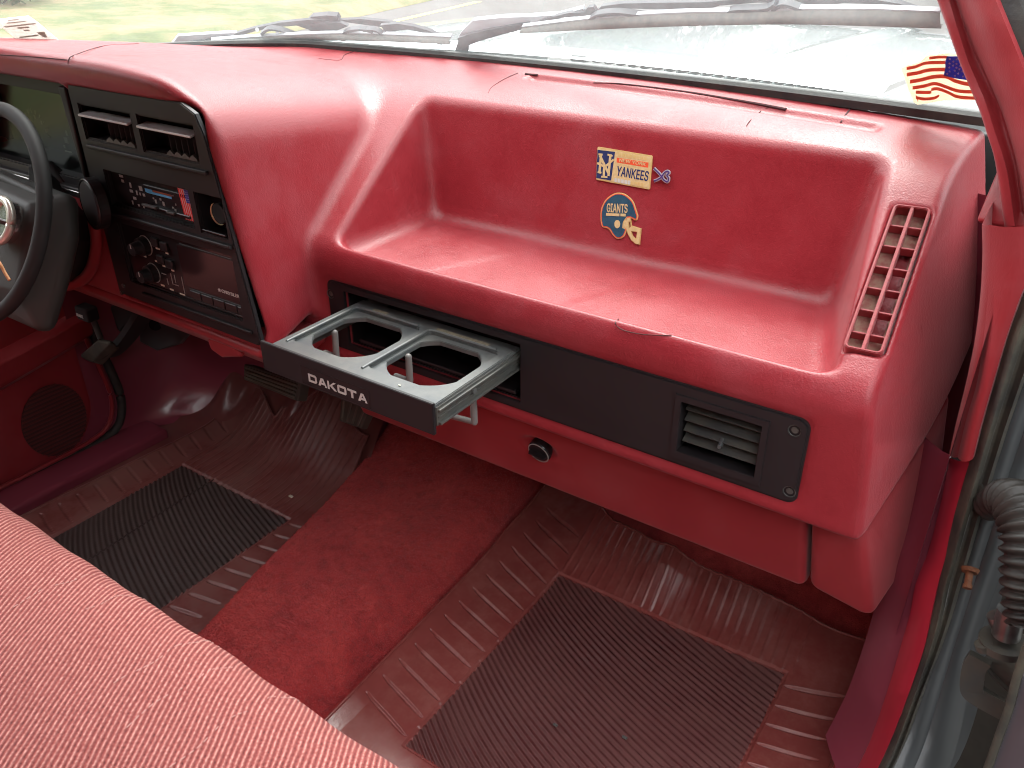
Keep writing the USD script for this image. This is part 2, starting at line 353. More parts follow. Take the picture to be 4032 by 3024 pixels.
# lower edge: glove box door, end bolster
g_face = half([0, -0.96, -0.28], [0, 0.737, 0.386])
def glove(x, y, z):
    d = sall(0.010, g_face(x, y, z), 0.258-z, z-0.402, -0.05-x, x-(0.6285-0.06*(z-0.39)), y-0.80)
    q = np.sqrt(((x-knob_c[0])/0.030)**2+((y-knob_c[1]+0.010)/0.022)**2+((z-knob_c[2]-0.002)/0.019)**2)
    return smax(d, -(q-1)*0.019, 0.004)
mesh, nrm = surface(glove, (-0.06, 0.715, 0.262), (0.66, 0.81, 0.44), 0.0030)
put('glove_box_door', mesh, M['plastic_red'], DB, normals=nrm)
b_r = half([1, -0.22, 0.13], [0.684, 0.735, 0.386])
def bolster(x, y, z):
    return sall(0.012, g_face(x, y, z), b_r(x, y, z), (0.6325-0.06*(z-0.39))-x, half([-0.25, 0.35, -1], [0.66, 0.77, 0.258])(x, y, z), z-0.398-0.4*(y-0.74), y-0.93, half([0, 0.37, -0.93], [0, 0.735, 0.374])(x, y, z)*-1-0.16)
mesh, nrm = surface(bolster, (0.615, 0.715, 0.20), (0.78, 0.94, 0.47), 0.0030)
put('end_bolster', mesh, M['plastic_red'], DB, normals=nrm)
# glove box knob: black cup, disc and finger bar
kc, kn = knob_c+np.array([0, 0.016, 0]), unit([0, -0.96, -0.28])
knob = put('knob', [cyl(kc, kc+kn*0.014, 0.0165, 28), cyl(kc+kn*0.014, kc+kn*0.017, 0.0150, 28, 0.0135)], M['gloss_black'], DB)
ku = unit([1, 0, -0.12])
put('finger_bar', hull_pts([kc+kn*0.017+ku*s*0.0125+np.array([0, 0, q]) for s in (-1, 1) for q in (-.001, .001)]+[kc+kn*0.0235+ku*s*0.0105 for s in (-1, 1)], 0.0008), M['gloss_black'], knob)
put('rim', tube([kc+kn*0.0168+0.0152*(math.cos(a)*ku+math.sin(a)*np.cross(kn, ku)) for a in np.linspace(0, 2*math.pi, 33)], 0.0007, 6, kn), M['dark_print'] if 'dark_print' in M else M.setdefault('dark_print', mat('grey_print', (0.30, 0.30, 0.28), 0.45)), knob)

# trim strip
TF = lambda y: frame([0, y, 0], [1, 0, 0], [0, -1, 0])     # local x = world x, local y = world z
trim = rrect(TX0, TZ0, TX1, TZ1, 0.012); inner = rrect(TX0+0.003, TZ0+0.003, TX1-0.003, TZ1-0.003, 0.010)
slot, vhole = sbox(SLX0, SLZ0+0.0005, SLX1, SLZ1), sbox(vx0, vz0, vx1, vz1)
screws = [world2(3128, 1697, YT), world2(3107, 1937, YT), world2(1300, 1158, YT)]
holes = unary_union([slot, vhole]+[Point(*s).buffer(0.0062, quad_segs=6) for s in screws])
TR = put('trim_panel', [plate(trim.difference(unary_union([slot.buffer(.0005), vhole.buffer(.0005)])), TF(0.7196), 0.0026, 0.0006), plate(inner.difference(holes), TF(0.7170), 0.0022, 0.0007)], M['black'], DB, 'long satin black trim strip below the shelf')
for s in screws:
    c = np.array([s[0], 0.7185, s[1]])
    put('screw', [cyl(c, c+[0, -0.0022, 0], 0.0042, 16, 0.0034), tube([c+np.array([0.0062*math.cos(a), -0.0026, 0.0062*math.sin(a)]) for a in np.linspace(0, 2*math.pi, 21)], 0.0006, 5, (0, 1, 0))], M['dark_grey'], TR)
# air vent in the trim
V = put('air_vent', [plate(vhole.buffer(0.0035, join_style=2).difference(sbox(vx0+0.004, vz0+0.006, vx1-0.0035, vz1-0.004)), TF(0.7148), 0.0020, 0.0006),
    plate(vhole.difference(sbox(vx0+0.003, vz0+0.004, vx1-0.003, vz1-0.003)), TF(0.775), 0.060),
    plate(sbox(vx0, vz0, vx1, vz1), TF(0.777), 0.002)], M['black'], DB, 'square black air vent with dusty slats')
zs = np.linspace(vz1-0.010, vz0+0.022, 4); dz = zs[0]-zs[1]
for i, z in enumerate(zs):
    a, b = vx0+0.0065, vx1-0.0055
    put('slat', hull_pts([(a, 0.7225, z-0.5*dz), (b, 0.7225, z-0.5*dz), (a, 0.7245, z-0.5*dz-0.001), (b, 0.7245, z-0.5*dz-0.001), (a, 0.739, z+0.42*dz), (b, 0.739, z+0.42*dz)], 0.0006), M['dusty_slat'], V)
tx = vx0+0.5*(vx1-vx0)+0.002
put('tab', hull_pts([(tx+s*0.0013, y, z) for s in (-1, 1) for y, z in ((0.7165, zs[2]-0.55*dz), (0.7165, zs[2]-0.85*dz), (0.724, zs[2]-0.15*dz), (0.724, zs[2]-0.8*dz))], 0.0004), M['grey_plastic'], V)

# side demister grille let into the slope
VT = frame(v_o-v_n*0.001, v_u, v_n)
outer = rrect(-v_hu, -v_hw, v_hu, v_hw, 0.006); wall_ = outer.buffer(-0.0026)
SV = put('side_grille', [plate(outer.difference(wall_), VT, 0.0035, 0.0008), plate(outer.difference(outer.buffer(-0.0012)), frame(v_o-v_n*0.016, v_u, v_n), 0.015)], M['plastic_red'], DB, 'narrow red demister grille beside the shelf')
put('spine', plate(sbox(-0.0016, -v_hw+0.001, 0.0016, v_hw-0.001), frame(v_o-v_n*0.010, v_u, v_n), 0.0120, 0.0005), M['plastic_red'], SV)
for k in range(1, 7):
    w = v_hw-2*v_hw*(k-0.05)/6.75
    put('bar', plate(sbox(-v_hu+0.001, w-0.0010, v_hu-0.001, w+0.0010), frame(v_o-v_n*0.012, v_u, v_n), 0.0105, 0.0004), M['plastic_red'], SV)
M['dusty_red'] = mat('dusty_red', (0.23, 0.06, 0.055), 0.8, (500, 0.0004), (120, 0.9, (0.30, 0.22, 0.15)))
for s in (-1, 1):                                            # angled deflector vanes behind the bars
    for k in range(7):
        w1 = v_hw-2*v_hw*(k+0.02)/7; w0 = w1-2*v_hw*0.9/7
        dark = s == 1 and 2 <= k <= 5
        us = (0.0112, v_hu-0.001) if dark else (min(s*0.001, s*(v_hu-.001)), max(s*0.001, s*(v_hu-.001)))
        if s == 1 and not dark: us = (0.001, v_hu-0.001)
        put('vane', hull_pts([v_o+v_u*u+v_w*w-v_n*(0.0125+0.004*(u > 0.008)) for u in us for w in (w0, w1)]+[v_o+v_u*u+v_w*w-v_n*0.0155 for u in us for w in (w0, w1)]), M['dusty_red'], SV)
put('cavity', plate(outer.buffer(-0.001), frame(v_o-v_n*0.027, v_u, v_n), 0.001), M['void'], SV)

# cracks and seams in the old vinyl
M['crack'] = mat('crack', (0.05, 0.009, 0.012), 0.8)
def skin_line(pts, r0, r1=None, lift=0.0, n=6):
    p = smoothline([hit(*q) for q in pts], n); 
    return tube(p, 1.0, 6, (0, 0.3, 1), np.linspace(r0, r0 if r1 is None else r1, len(p)))
for pts, r0, r1 in (([(2039, 288), (1989, 310), (1938, 342), (1922, 366)], .0007, .0005), ([(3027, 422), (2993, 441), (2954, 475), (2939, 497)], .0009, .0006),
                    ([(3352, 424), (3333, 448), (3311, 482)], .0011, .0013), ([(2337, 326), (2450, 331), (2700, 362), (2950, 404), (3095, 432)], .0008, .0024),
                    ([(2068, 293), (2118, 297)], .0022, .002), ([(1254, 231), (1337, 237), (1356, 217), (1394, 203)], .0007, .0007),
                    ([(268, 252), (271, 233), (298, 215), (413, 180), (547, 172)], .0006, .0005), ([(2, 216), (130, 224), (264, 236)], .0006, .0006)):
    put('crack', skin_line(pts, r0, r1), M['crack'], DB)

# dark recess behind the cup tray
pr = [plate(sbox(SLX0+.001, SLZ0+.001, SLX1-.001, SLZ1-.001), TF(0.862), 0.002)]
for lo, hi in (([SLX0+.0005, .722, SLZ0+.0005], [SLX0+.0025, .86, SLZ1-.0005]), ([SLX1-.0025, .722, SLZ0+.0005], [SLX1-.0005, .86, SLZ1-.0005]), ([SLX0+.003, .722, SLZ0+.0005], [SLX1-.003, .86, SLZ0+.0025]), ([SLX0+.003, .722, SLZ1-.0025], [SLX1-.003, .86, SLZ1-.0005])):
    pr.append(rbox(lo, hi, .0004))
for cx in (0.085, 0.215):                                   # rounded cup wells inside the housing
    a = np.linspace(math.pi, 0, 15); prof = [(cx+0.05*math.cos(t), 0.755+0.05*math.sin(t)) for t in a]
    A = [(x, y, SLZ0+.004) for x, y in prof]; B = [(x, y, SLZ0+.042) for x, y in prof]
    pr.append(strip(A, B, 5, 0.004, (0, 1, 0)))
pr.append(rbox([SLX0+.012, 0.722, SLZ0+.003], [SLX1-.012, 0.742, SLZ0+.009], .002))
put('tray_housing', pr, M['gloss_black'], DB, smooth=35)

# ------------------------------------------------------------------ centre stack: bezel, vents, heater control, radio
BF = lambda y: frame([0, y, 0], [1, 0, 0], [0, -1, 0])
def bz(px, py): return world2(px, py, YB)
bzl = Polygon([(-0.338, 0.455), (-0.3385, 0.735), (-0.335, 0.745), (-0.105, 0.745), (-0.082, 0.735), (-0.072, 0.712), (-0.033, 0.460), (-0.040, 0.452)])
v1 = Polygon([bz(302, 432), bz(510, 475), bz(560, 590), bz(365, 548)]); v2 = Polygon([bz(540, 475), bz(775, 520), bz(826, 640), bz(600, 598)])
vA, vB = sbox(-0.322, 0.678, -0.212, 0.722), sbox(-0.197, 0.678, -0.090, 0.722)
hc, rd, lt = sbox(-0.300, 0.592, -0.125, 0.640), sbox(-0.300, 0.482, -0.062, 0.568), sbox(-0.112, 0.590, -0.062, 0.640)
cb = bzl.difference(unary_union([vA, vB, hc, rd, lt]))
BZ = put('centre_bezel', [plate(cb, BF(YB+0.006), 0.006, 0.0012), rbox([-0.322, YB-0.004, 0.666], [-0.076, YB+0.002, 0.671], .0015), rbox([-0.300, YB-0.005, 0.578], [-0.056, YB+0.002, 0.584], .002), rbox([-0.275, YB-0.004, 0.4675], [-0.045, YB+0.002, 0.472], .0015)], M['black'], DB, 'black bezel of the centre stack')
put('backing', plate(bzl.buffer(-0.003), BF(0.6305), 0.002), M['void'], BZ)
for q in (hc, rd, lt):                                       # sides of each opening
    put('opening_wall', plate(q.buffer(0.0008).difference(q.buffer(-0.0008)), BF(0.6285), 0.024), M['black'], BZ)
# two centre air vents with bright upper lips
for k, v in enumerate((vA, vB)):
    x0, z0, x1, z1 = v.bounds
    a = put('centre_vent', [plate(v.buffer(0.001).difference(v.buffer(-0.0015)), BF(0.6275), 0.025), plate(v, BF(0.6292), 0.0015)], M['black'], DB, ('left' if k == 0 else 'right')+' centre air vent')
    put('lip', hull_pts([(x0+.002, 0.596, z1-.0125), (x1-.002, 0.596, z1-.0125), (x0+.002, 0.596, z1-.0140), (x1-.002, 0.596, z1-.0140), (x0+.002, 0.612, z1-.0100), (x1-.002, 0.612, z1-.0100)], .0006), M['lip'] if 'lip' in M else M.setdefault('lip', mat('polished_lip', (0.62, 0.64, 0.64), 0.25, metallic=0.3)), a)
    put('flap', hull_pts([(x0+.003, 0.602, z1-.016), (x0+.060+.02*k, 0.602, z1-.016), (x0+.003, 0.622, z0+.012), (x0+.075+.02*k, 0.622, z0+.012)], .0008), M['gloss_black'], a)
    for j in range(5):
        xx = x0+0.052+0.0115*j
        if xx < x1-.004: put('vane', hull_pts([(xx, 0.604, z0+.005), (xx, 0.604, z1-.018), (xx+.006, 0.626, z0+.004), (xx+.006, 0.626, z1-.012)], .0006), M['dull_black'], a)
    pts = []; n = 9
    for j in range(n):
        xx = x0+0.045+(x1-x0-0.05)*j/(n-1); pts.append((xx, z0+.0035+(.0045 if j % 2 else 0)))
    put('sawtooth', plate(Polygon(pts+[(x1-.004, z0+.0008), (x0+.044, z0+.0008)]), BF(0.604), 0.003), M['dark_grey'], a)
# heater control
HC = put('heater_control', [plate(hc.buffer(-0.001), BF(0.6120), 0.004), rbox([-0.215, 0.603, 0.6005], [-0.135, 0.609, 0.6045], .001), rbox([-0.225, 0.605, 0.626], [-0.135, 0.609, 0.631], .001)], M['gloss_black'], DB, 'black heater control with sliders and printed symbols')
M['blue_print'] = mat('blue_print', (0.10, 0.42, 0.72), 0.45); M['orange_print'] = mat('orange_print', (0.32, 0.10, 0.035), 0.5)
fy = 0.6080
def pr_box(name, x, z, w, h, mat_, parent, y=fy, d=0.0007, r=0.0003): return put(name, rbox([x-w/2, y-d, z-h/2], [x+w/2, y, z+h/2], r), mat_, parent)
pr_box('cold_scale', -0.198, 0.6210, 0.052, 0.0030, M['blue_print'], HC); pr_box('cold_mark', -0.219, 0.6228, 0.0150, 0.0050, M['blue_print'], HC); pr_box('hot_scale', -0.190, 0.6245, 0.040, 0.0032, M['orange_print'], HC)
for x, z, w, h in ((-0.258, .624, .005, .009), (-0.259, .616, .009, .005), (-0.247, .6155, .004, .008), (-0.240, .615, .003, .005), (-0.236, .623, .009, .008), (-0.232, .615, .006, .005), (-0.255, .607, .009, .005), (-0.262, .600, .0035, .007), (-0.249, .5985, .005, .004), (-0.238, .598, .004, .004),
                   (-0.212, .614, .0035, .003), (-0.208, .6105, .0045, .007), (-0.197, .615, .0045, .004), (-0.192, .610, .0060, .0075), (-0.173, .608, .0045, .0035), (-0.169, .6055, .0045, .005), (-0.166, .6135, .003, .0035), (-0.170, .6255, .009, .004), (-0.275, .6335, .011, .0045), (-0.274, .627, .007, .005)):
    pr_box('symbol', x, z, w*.75, h*.75, M['dark_print'] if 'dark_print' in M else M.setdefault('dark_print', mat('grey_print', (0.30, 0.30, 0.28), 0.45)), HC)
for x, z, w in ((-0.214, .6048, .030), (-0.170, .6038, .016)): pr_box('slider', x, z, w, .0030, M['dark_grey'], HC, 0.604, .005, .001)
# lighter socket
LT = put('lighter_socket', [plate(lt.buffer(-0.001), BF(0.625), 0.004), rbox([-0.110, 0.600, 0.5915], [-0.066, 0.604, 0.594], .0006)], M['gloss_black'], DB)
lc = np.array([-0.080, 0.606, 0.617])
put('ring', tube([lc+0.0135*np.array([math.cos(a), 0, math.sin(a)]) for a in np.linspace(math.radians(110), math.radians(300), 20)], 0.0012, 8, (0, 1, 0), np.sin(np.linspace(0.25, math.pi-0.25, 20))), M['brass'], LT)
put('barrel', cyl(lc, lc+[0, .018, 0], 0.0125, 24), M['void'], LT)
# radio
ry = 0.6050
RD = put('radio', [plate(rd.buffer(-0.0008), BF(0.6130), 0.008, 0.001), rbox([-0.300, 0.6035, 0.4835], [-0.066, 0.606, 0.4855], .0006), rbox([-0.170, 0.6040, 0.4985], [-0.060, 0.606, 0.5000], .0004), rbox([-0.172, 0.6040, 0.5605], [-0.068, 0.606, 0.5620], .0004)], M['gloss_black'], DB, 'black car radio with two knobs')
put('display', plate(sbox(-0.178, 0.5025, -0.064, 0.5595), BF(ry), 0.0008), mat('smoked_lens', (0.022, 0.009, 0.010), 0.12), RD)
for kx, kz in ((-0.250, 0.5435), (-0.2455, 0.5050)):
    c = np.array([kx, ry, kz])
    kb = put('knob', [cyl(c, c+[0, -0.010, 0], 0.0128, 26), cyl(c+[0, -0.010, 0], c+[0, -0.022, 0], 0.0092, 22, 0.0085)], M['black'], RD)
    put('ring', tube([c+np.array([0.0138*math.cos(a), -0.0008, 0.0138*math.sin(a)]) for a in np.linspace(math.radians(140), math.radians(-80), 24)], 0.0006, 6, (0, 1, 0)), M['dark_print'] if 'dark_print' in M else M.setdefault('dark_print', mat('grey_print', (0.30, 0.30, 0.28), 0.45)), kb)
    put('pointer', rbox(c+[-0.0007, -0.0226, 0.0015], c+[0.0007, -0.0219, 0.0080], .0003), M['white_print'], kb)
for x, z in ((-0.224, .5535), (-0.205, .551), (-0.219, .530), (-0.2005, .5275)):
    put('button', rbox([x-.0075, ry-.004, z-.0062], [x+.0075, ry, z+.0062], .0012), M['black'], RD)
    pr_box('legend', x+.001, z-.0092, .0085 if z > .55 and x < -.22 else .006, .0024, M['cream_print'], RD, ry)
for x, z, w in ((-0.252, .4915, .008), (-0.231, .4898, .008), (-0.2115, .4880, .0085), (-0.189, .4860, .011), (-0.258, .5262, .006), (-0.233, .5245, .006)): pr_box('legend', x, z, w, .0026, M['cream_print'], RD, ry)
for x, z, w, h in ((-0.183, .501, .0012, .024), (-0.206, .505, .0012, .016), (-0.1985, .5065, .0012, .012), (-0.199, .4975, .011, .0012), (-0.217, .4985, .0012, .009), (-0.222, .5085, .010, .0012)): pr_box('legend', x, z, w, h, M['dark_print'], RD, ry)
for i, x in enumerate(np.linspace(-0.156, -0.0605, 5)):
    pr_box('preset_mark', x, .4925, .0026, .0034, M['white_print'], RD, ry); pr_box('preset_mark', x+.0012, .4915, .0030, .0012, M['white_print'], RD, ry)
    put('preset_button', rbox([x-.011, ry-.003, .4868], [x+.0105, ry, .4985], .0010), M['gloss_black'], RD)
put('maker_name', lettering('CHRYSLER', .0042, frame([-0.1000, ry-.0008, .5105], [1, 0, 0], [0, -1, 0]), .0004, .034), M['white_print'], RD)
star = Polygon([(0.0030*(1 if i % 2 == 0 else .55)*math.sin(i*math.pi/5), 0.0030*(1 if i % 2 == 0 else .55)*math.cos(i*math.pi/5)) for i in range(10)])
put('emblem', plate(star, frame([-0.1045, ry-.0008, .5125], [1, 0, 0], [0, -1, 0]), .0004), M['white_print'], RD)
for x, z in ((-0.322, .470), (-0.331, .457)): put('screw', cyl([x, .598, z], [x, .601, z], .003, 14), M['dark_grey'], BZ)
# instrument cluster
IC = put('instrument_cluster', [plate(sbox(-0.73, 0.585, -0.335, 0.752).difference(sbox(-0.71, 0.612, -0.375, 0.725)), BF(0.640), 0.028, 0.002), plate(sbox(-0.71, 0.61, -0.372, 0.727).difference(sbox(-0.708, 0.612, -0.375, 0.725)), BF(0.692), 0.052),
    rbox([-0.72, 0.603, 0.585], [-0.345, 0.615, 0.600], .003), hull_pts([(-0.372, .61, .735), (-0.36, .61, .735), (-0.378, .66, .72), (-0.366, .61, .60), (-0.372, .66, .60)], .003)], M['black'], DB, 'instrument cluster behind a grey lens')
put('dial_face', plate(sbox(-0.708, 0.612, -0.375, 0.725), BF(0.691), 0.002), mat('dial_face', (0.05, 0.056, 0.056), 0.35, None, None), IC)
dc = at(148, 520, Y, 0.686)
for a in np.linspace(-120, 95, 12):
    r, t = 0.030, math.radians(a); c = dc+[r*math.sin(t), 0, r*math.cos(t)]
    put('tick', tube([c, c+np.array([.006*math.sin(t), 0, .006*math.cos(t)])], .0008, 5, (0, 1, 0)), M['dark_print'], IC)
for a in (-95, -60, 0, 45, 80):
    t = math.radians(a); c = dc+[.023*math.sin(t), 0, .023*math.cos(t)]; pr_box('numeral', c[0], c[2], .004, .0055, M['dark_print'], IC, 0.6885)
put('needle', hull_pts([dc+[.004, 0, -.034], dc+[.0, 0, -.034], dc+[-.010, 0, .026], dc+[-.013, 0, .026], dc+[-.0115, -.001, .026]], .0005), mat('needle', (0.16, 0.13, 0.11), 0.5), IC)
put('hub', rbox(dc+[-.002, -.006, -.060], dc+[.014, 0, -.036], .002), M['black'], IC)
for px, py, w, h in ((260, 525, .006, .008), (258, 553, .011, .009), (252, 578, .005, .005), (268, 605, .018, .008), (170, 640, .012, .012), (195, 655, .014, .014), (95, 575, .006, .005), (100, 485, .004, .005)):
    p = at(px, py, Y, 0.687); pr_box('indicator', p[0], p[2], w, h, M['dark_print'] if w < .015 else M['cream_print'], IC, 0.6885)
put('chrome_strip', [rbox([-0.700, .6015, .5935], [-0.455, .604, .5960], .0006), rbox([-0.435, .6015, .5935], [-0.352, .604, .5960], .0006)], M['chrome'], IC)
p = at(-30, 683, Y, .602)
for i in range(7): pr_box('legend', at(-22+12*i, 688+2.6*i, Y, .602)[0], at(-22+12*i, 688+2.6*i, Y, .602)[2], .0042, .0042, M['dark_print'], IC, .603)
put('lens', plate(sbox(-0.708, 0.612, -0.375, 0.725), BF(0.6305), 0.002), usdkit.material(stage, '/World/Looks/lens', {'t': ('transparent_bsdf', {'color': (0.75, 0.78, 0.78)}), 'gl': ('glossy_bsdf', {'roughness': 0.12, 'color': (0.9, 0.95, 0.95)}), 'm': ('mix_closure', {'fac': 0.05})}, [('t.BSDF', 'm.closure1'), ('gl.BSDF', 'm.closure2')], surface='m.closure'), IC)
# round knob on the inner edge of the bezel, seen nearly edge-on
c = at(358, 803, Y, 0.580); kn_ = unit([-.20, -.97, .05]); ku_ = unit(np.cross(kn_, [0, 0, 1])); kw_ = np.cross(kn_, ku_)
kd = put('rotary_switch', [cyl(c-kn_*.012, c, .0345, 32), cyl(c, c+kn_*.003, .032, 32, .029)], M['black'], DB)
put('rim', tube([c+.0325*(math.cos(a)*ku_+math.sin(a)*kw_)+kn_*.001 for a in np.linspace(0, 2*math.pi, 41)], .0022, 8, kn_), M['gloss_black'], kd, smooth=True)
# red under-panel with a moulded finger recess
put('lower_panel', [hull_pts([(-0.74, .617, .434), (-0.05, .612, .434), (-0.74, .645, .402), (-0.05, .645, .402), (-0.74, .74, .42), (-0.05, .74, .42)], .008),
    hull_pts([at(*q, Y, .611) for q in ((832, 1338), (842, 1368), (880, 1396), (950, 1393), (905, 1352))]+[at(*q, Y, .625) for q in ((832, 1338), (842, 1368), (880, 1396), (950, 1393), (905, 1352))], .004)], M['plastic_red'], DB, smooth=40)

# ================================================================== small flag on the heater control
ft = thing('flag_sticker', 'small upright flag sticker with red stripes beside the lighter socket', 'sticker', (-0.137, .607, .62))
f00, f10, f11, f01 = (np.array([q[0], .6065, q[1]]) for q in ((-0.1475, .598), (-0.1235, .5985), (-0.1265, .642), (-0.1515, .641)))
def fq(a, b): return (f00*(1-a)+f10*a)*(1-b)+(f01*(1-a)+f11*a)*b
def fquad(a0, a1, b0, b1, d0, d1): return hull_pts([fq(a, b)+[0, -d, 0] for a in (a0, a1) for b in (b0, b1) for d in (d0, d1)])
M['flag_red'] = mat('flag_red', (0.72, 0.045, 0.05), 0.4); M['flag_white'] = mat('flag_white', (0.80, 0.74, 0.72), 0.4); M['flag_blue'] = mat('flag_blue', (0.035, 0.045, 0.30), 0.4)
put('backing', fquad(0, 1, 0, 1, 0, .0012), M['flag_white'], ft)
for i in range(13):
    if i % 2 == 0: put('stripe', fquad(i/13, (i+1)/13, 0, 1 if i < 6 else .53, .0012, .0016), M['flag_red'], ft)
put('canton', fquad(6/13, 1, .53, 1, .0012, .0016), M['flag_blue'], ft)
for i in range(5):
    for j in range(6): put('star', fquad(.52+.095*i, .54+.095*i, .57+.068*j, .585+.068*j, .0016, .0018), M['flag_white'], ft)

# ================================================================== CUP HOLDER
zt = 0.486
CH = thing('cup_holder', 'grey double cup tray pulled out of the trim, lettered DAKOTA', 'cup holder', (0.145, 0.57, 0.47))
H = lambda z: frame([0, 0, z], [1, 0, 0], [0, 0, 1])       # plan view polygons
yf, yk, xl, xr = 0.567, 0.728, 0.026, 0.2785
cells = [sbox(0.0375, 0.592, 0.1475, 0.703), sbox(0.1605, 0.592, 0.2665, 0.703)]
cellr = [c.buffer(-.007).buffer(.007, quad_segs=5) for c in cells]
cuts = []
for c in cells:
    x0, y0, x1, y1 = c.bounds; ctr = Point((x0+x1)/2-.001, (y0+y1)/2)
    cuts.append(ctr.buffer(.0545, quad_segs=16).intersection(sbox(x0+.006, y0+.004, x1-.003, y1-.009)))
plan = sbox(xl, yf, xr, yk)
put('tray_top', [plate(plan.difference(unary_union(cellr)), H(zt-.0042), .0042, .0010), plate(plan.buffer(-.0005).difference(unary_union(cuts)), H(zt-.0100), .0060, .0008)], M['grey_plastic'], CH, 'grey tray plate with two cup holes', smooth=False)
for cx0, cx1 in ((.0365, .1485), (.1595, .2675)):           # raised rib round the back and inner side of each well
    L = smoothline([(cx0, .585, zt), (cx0, .640, zt), (cx0, .695, zt), (cx0+.002, .7025, zt), (cx0+.010, .705, zt), (cx0+.05, .705, zt), (cx1-.008, .705, zt)], 5)
    put('rib', tube(L, .0021, 8), M['grey_plastic'], CH, smooth=True)
FP = put('front_panel', [plate(rrect(0.0125, .4495, 0.2785, .4885, .0012), frame([0, yf+.001, 0], [1, 0, 0], [0, -1, 0]), .0040, .0007)], M['black'], CH, 'black front strip of the tray lettered DAKOTA')
nx0, nx1 = at(1201, 1441, Y, .563)[0], at(1494, 1595, Y, .563)[0]
pb = rrect(.0805, .4525, .1885, .4760, .0006)
put('badge', [plate(pb, frame([0, yf-.0030, 0], [1, 0, 0], [0, -1, 0]), .0004)], M['gloss_black'], FP)
# broad squared capitals
def capital(ch, w=.0135, h=.0105, s=.0026):
    B = lambda x0, y0, x1, y1: sbox(x0, y0, x1, y1)
    if ch == 'D': return Polygon([(0, 0), (w-.002, 0), (w, .002), (w, h-.002), (w-.002, h), (0, h), (0, h-s), (w-s, h-s), (w-s, s), (s, s), (s, h*.72), (0, h*.72)])
    if ch == 'A': return Polygon([(0, 0), (w*.36, h), (w*.64, h), (w, 0), (w-s*1.2, 0), (w*.80, s*.9), (w*.32, s*.9), (w*.40, s*1.8), (w*.68, s*1.8), (w*.5, h*.80), (s*1.2, 0)])
    if ch == 'K': return unary_union([B(0, 0, s, h), Polygon([(s*.9, h*.42), (w-s*1.5, h), (w, h), (s*1.9, h*.42)]), Polygon([(s*1.2, h*.50), (w-s*1.3, 0), (w+s*.2, 0), (s*2.6, h*.62)])])
    if ch == 'O': return rrect(0, 0, w, h, .002).difference(rrect(s, s, w-s, h-s, .0008))
    if ch == 'T': return unary_union([B(0, h-s, w, h), B(w/2-s*.6, 0, w/2+s*.6, h)])
xx = .0925
for ch in 'DAKOTA':
    put('letter', plate(affinity.translate(capital(ch), xx, .4585), frame([0, yf-.0034, 0], [1, 0, 0], [0, -1, 0]), .0005), M['white_print'], FP); xx += .0158 if ch != 'A' else .0152
# side rails, stops, cup straps
for s, x in ((1, xr), (-1, xl)):
    put('side_rail', [rbox([x-.0012, yf+.002, zt-.0265], [x+.0012, yk+.08, zt-.004], .0005), rbox([x-.001, yf+.004, zt-.0095], [x+s*.004, yk+.05, zt-.0070], .0006), rbox([x-.001, yf+.004, zt-.0255], [x+s*.005, yk+.05, zt-.0225], .0006), rbox([x-.001, yf+.004, zt-.0175], [x+s*.0025, yk+.04, zt-.0155], .0005)], M['dark_grey'], CH, ('right' if s > 0 else 'left')+' runner of the tray')
c = np.array([xr+.001, .632, zt-.0125]); put('pin', cyl(c, c+[.0035, 0, 0], .0034, 16), M['grey_plastic'], CH)
for a, b in ((.060, .085), (.165, .245)): put('dust', [hull_pts([(x0, y, zt+.0002) for x0 in (a, b) for y in (.7065, .7150)]+[((a+b)/2, .711, zt+.0006)])], M.setdefault('dust', None) or M.__setitem__('dust', mat('dust', (0.22, 0.19, 0.13), 0.9, (900, .0006), (200, .8, (0.10, 0.09, 0.07)))) or M['dust'], CH)
SM = mat('smoke_plastic', (0.17, 0.16, 0.15), 0.4)
for pts in ([at(1862, 1550, Y, .655), at(1868, 1662, Y, .655), at(1753, 1632, Y, .655)], [at(1608, 1405, Y, .648), at(1614, 1500, Y, .648), at(1560, 1480, Y, .648)], [at(1318, 1310, Y, .655), at(1325, 1405, Y, .655), at(1280, 1388, Y, .655)]):
    put('cup_strap', [hull_pts([pts[0], pts[1]], .0042, 10), hull_pts([pts[1], pts[2]], .0036, 10)], SM, CH, smooth=50)
p = at(1573, 1519, Z, zt); 
put('crumb', rbox([p[0]-.0016, p[1]-.001, zt+.0002], [p[0]+.0016, p[1]+.001, zt+.0012], .0005), M['cream_print'], None, 'tiny pale crumb lying on the front of the cup tray', 'crumb')

# ================================================================== MAGNETS AND OTHER THINGS ON THE SHELF
bk = hit(2480, 690); bn = normal_at(bk); bu = unit(np.cross([0, 0, 1], -bn)); bu = bu if bu[0] > 0 else -bu
def on_back(px, py): return on(px, py, bn, bk)
MT0 = frame(bk, bu, bn)
MTi = np.linalg.inv(MT0)
def mloc(px, py): q = MTi @ np.r_[on_back(px, py), 1]; return q[0], q[1]
S5 = 500/1659
def zz(x, y): return mloc(2250+x*S5, 500+y*S5)
def zpoly(pts): return Polygon([zz(*p) for p in pts]).buffer(0)
M['gold'] = mat('gold_enamel', (0.60, 0.42, 0.15), 0.35, None, (160, 0.7, (0.66, 0.52, 0.28))); M['navy'] = mat('navy_enamel', (0.020, 0.032, 0.10), 0.3); M['orange_red'] = mat('red_enamel', (0.75, 0.10, 0.04), 0.35)
M['pale_gold'] = mat('pale_gold', (0.66, 0.52, 0.27), 0.4, None, (300, .7, (.52, .36, .15))); M['teal_navy'] = mat('teal_navy_enamel', (0.015, 0.060, 0.10), 0.3, (900, .0003), (60, .5, (0.04, 0.12, 0.17)))
def mlay(poly, z0, h, bev=0): T = MT0.copy(); T[:3, 3] = bk+bn*z0*.5; return plate(poly, T, h*.5, bev*.5)
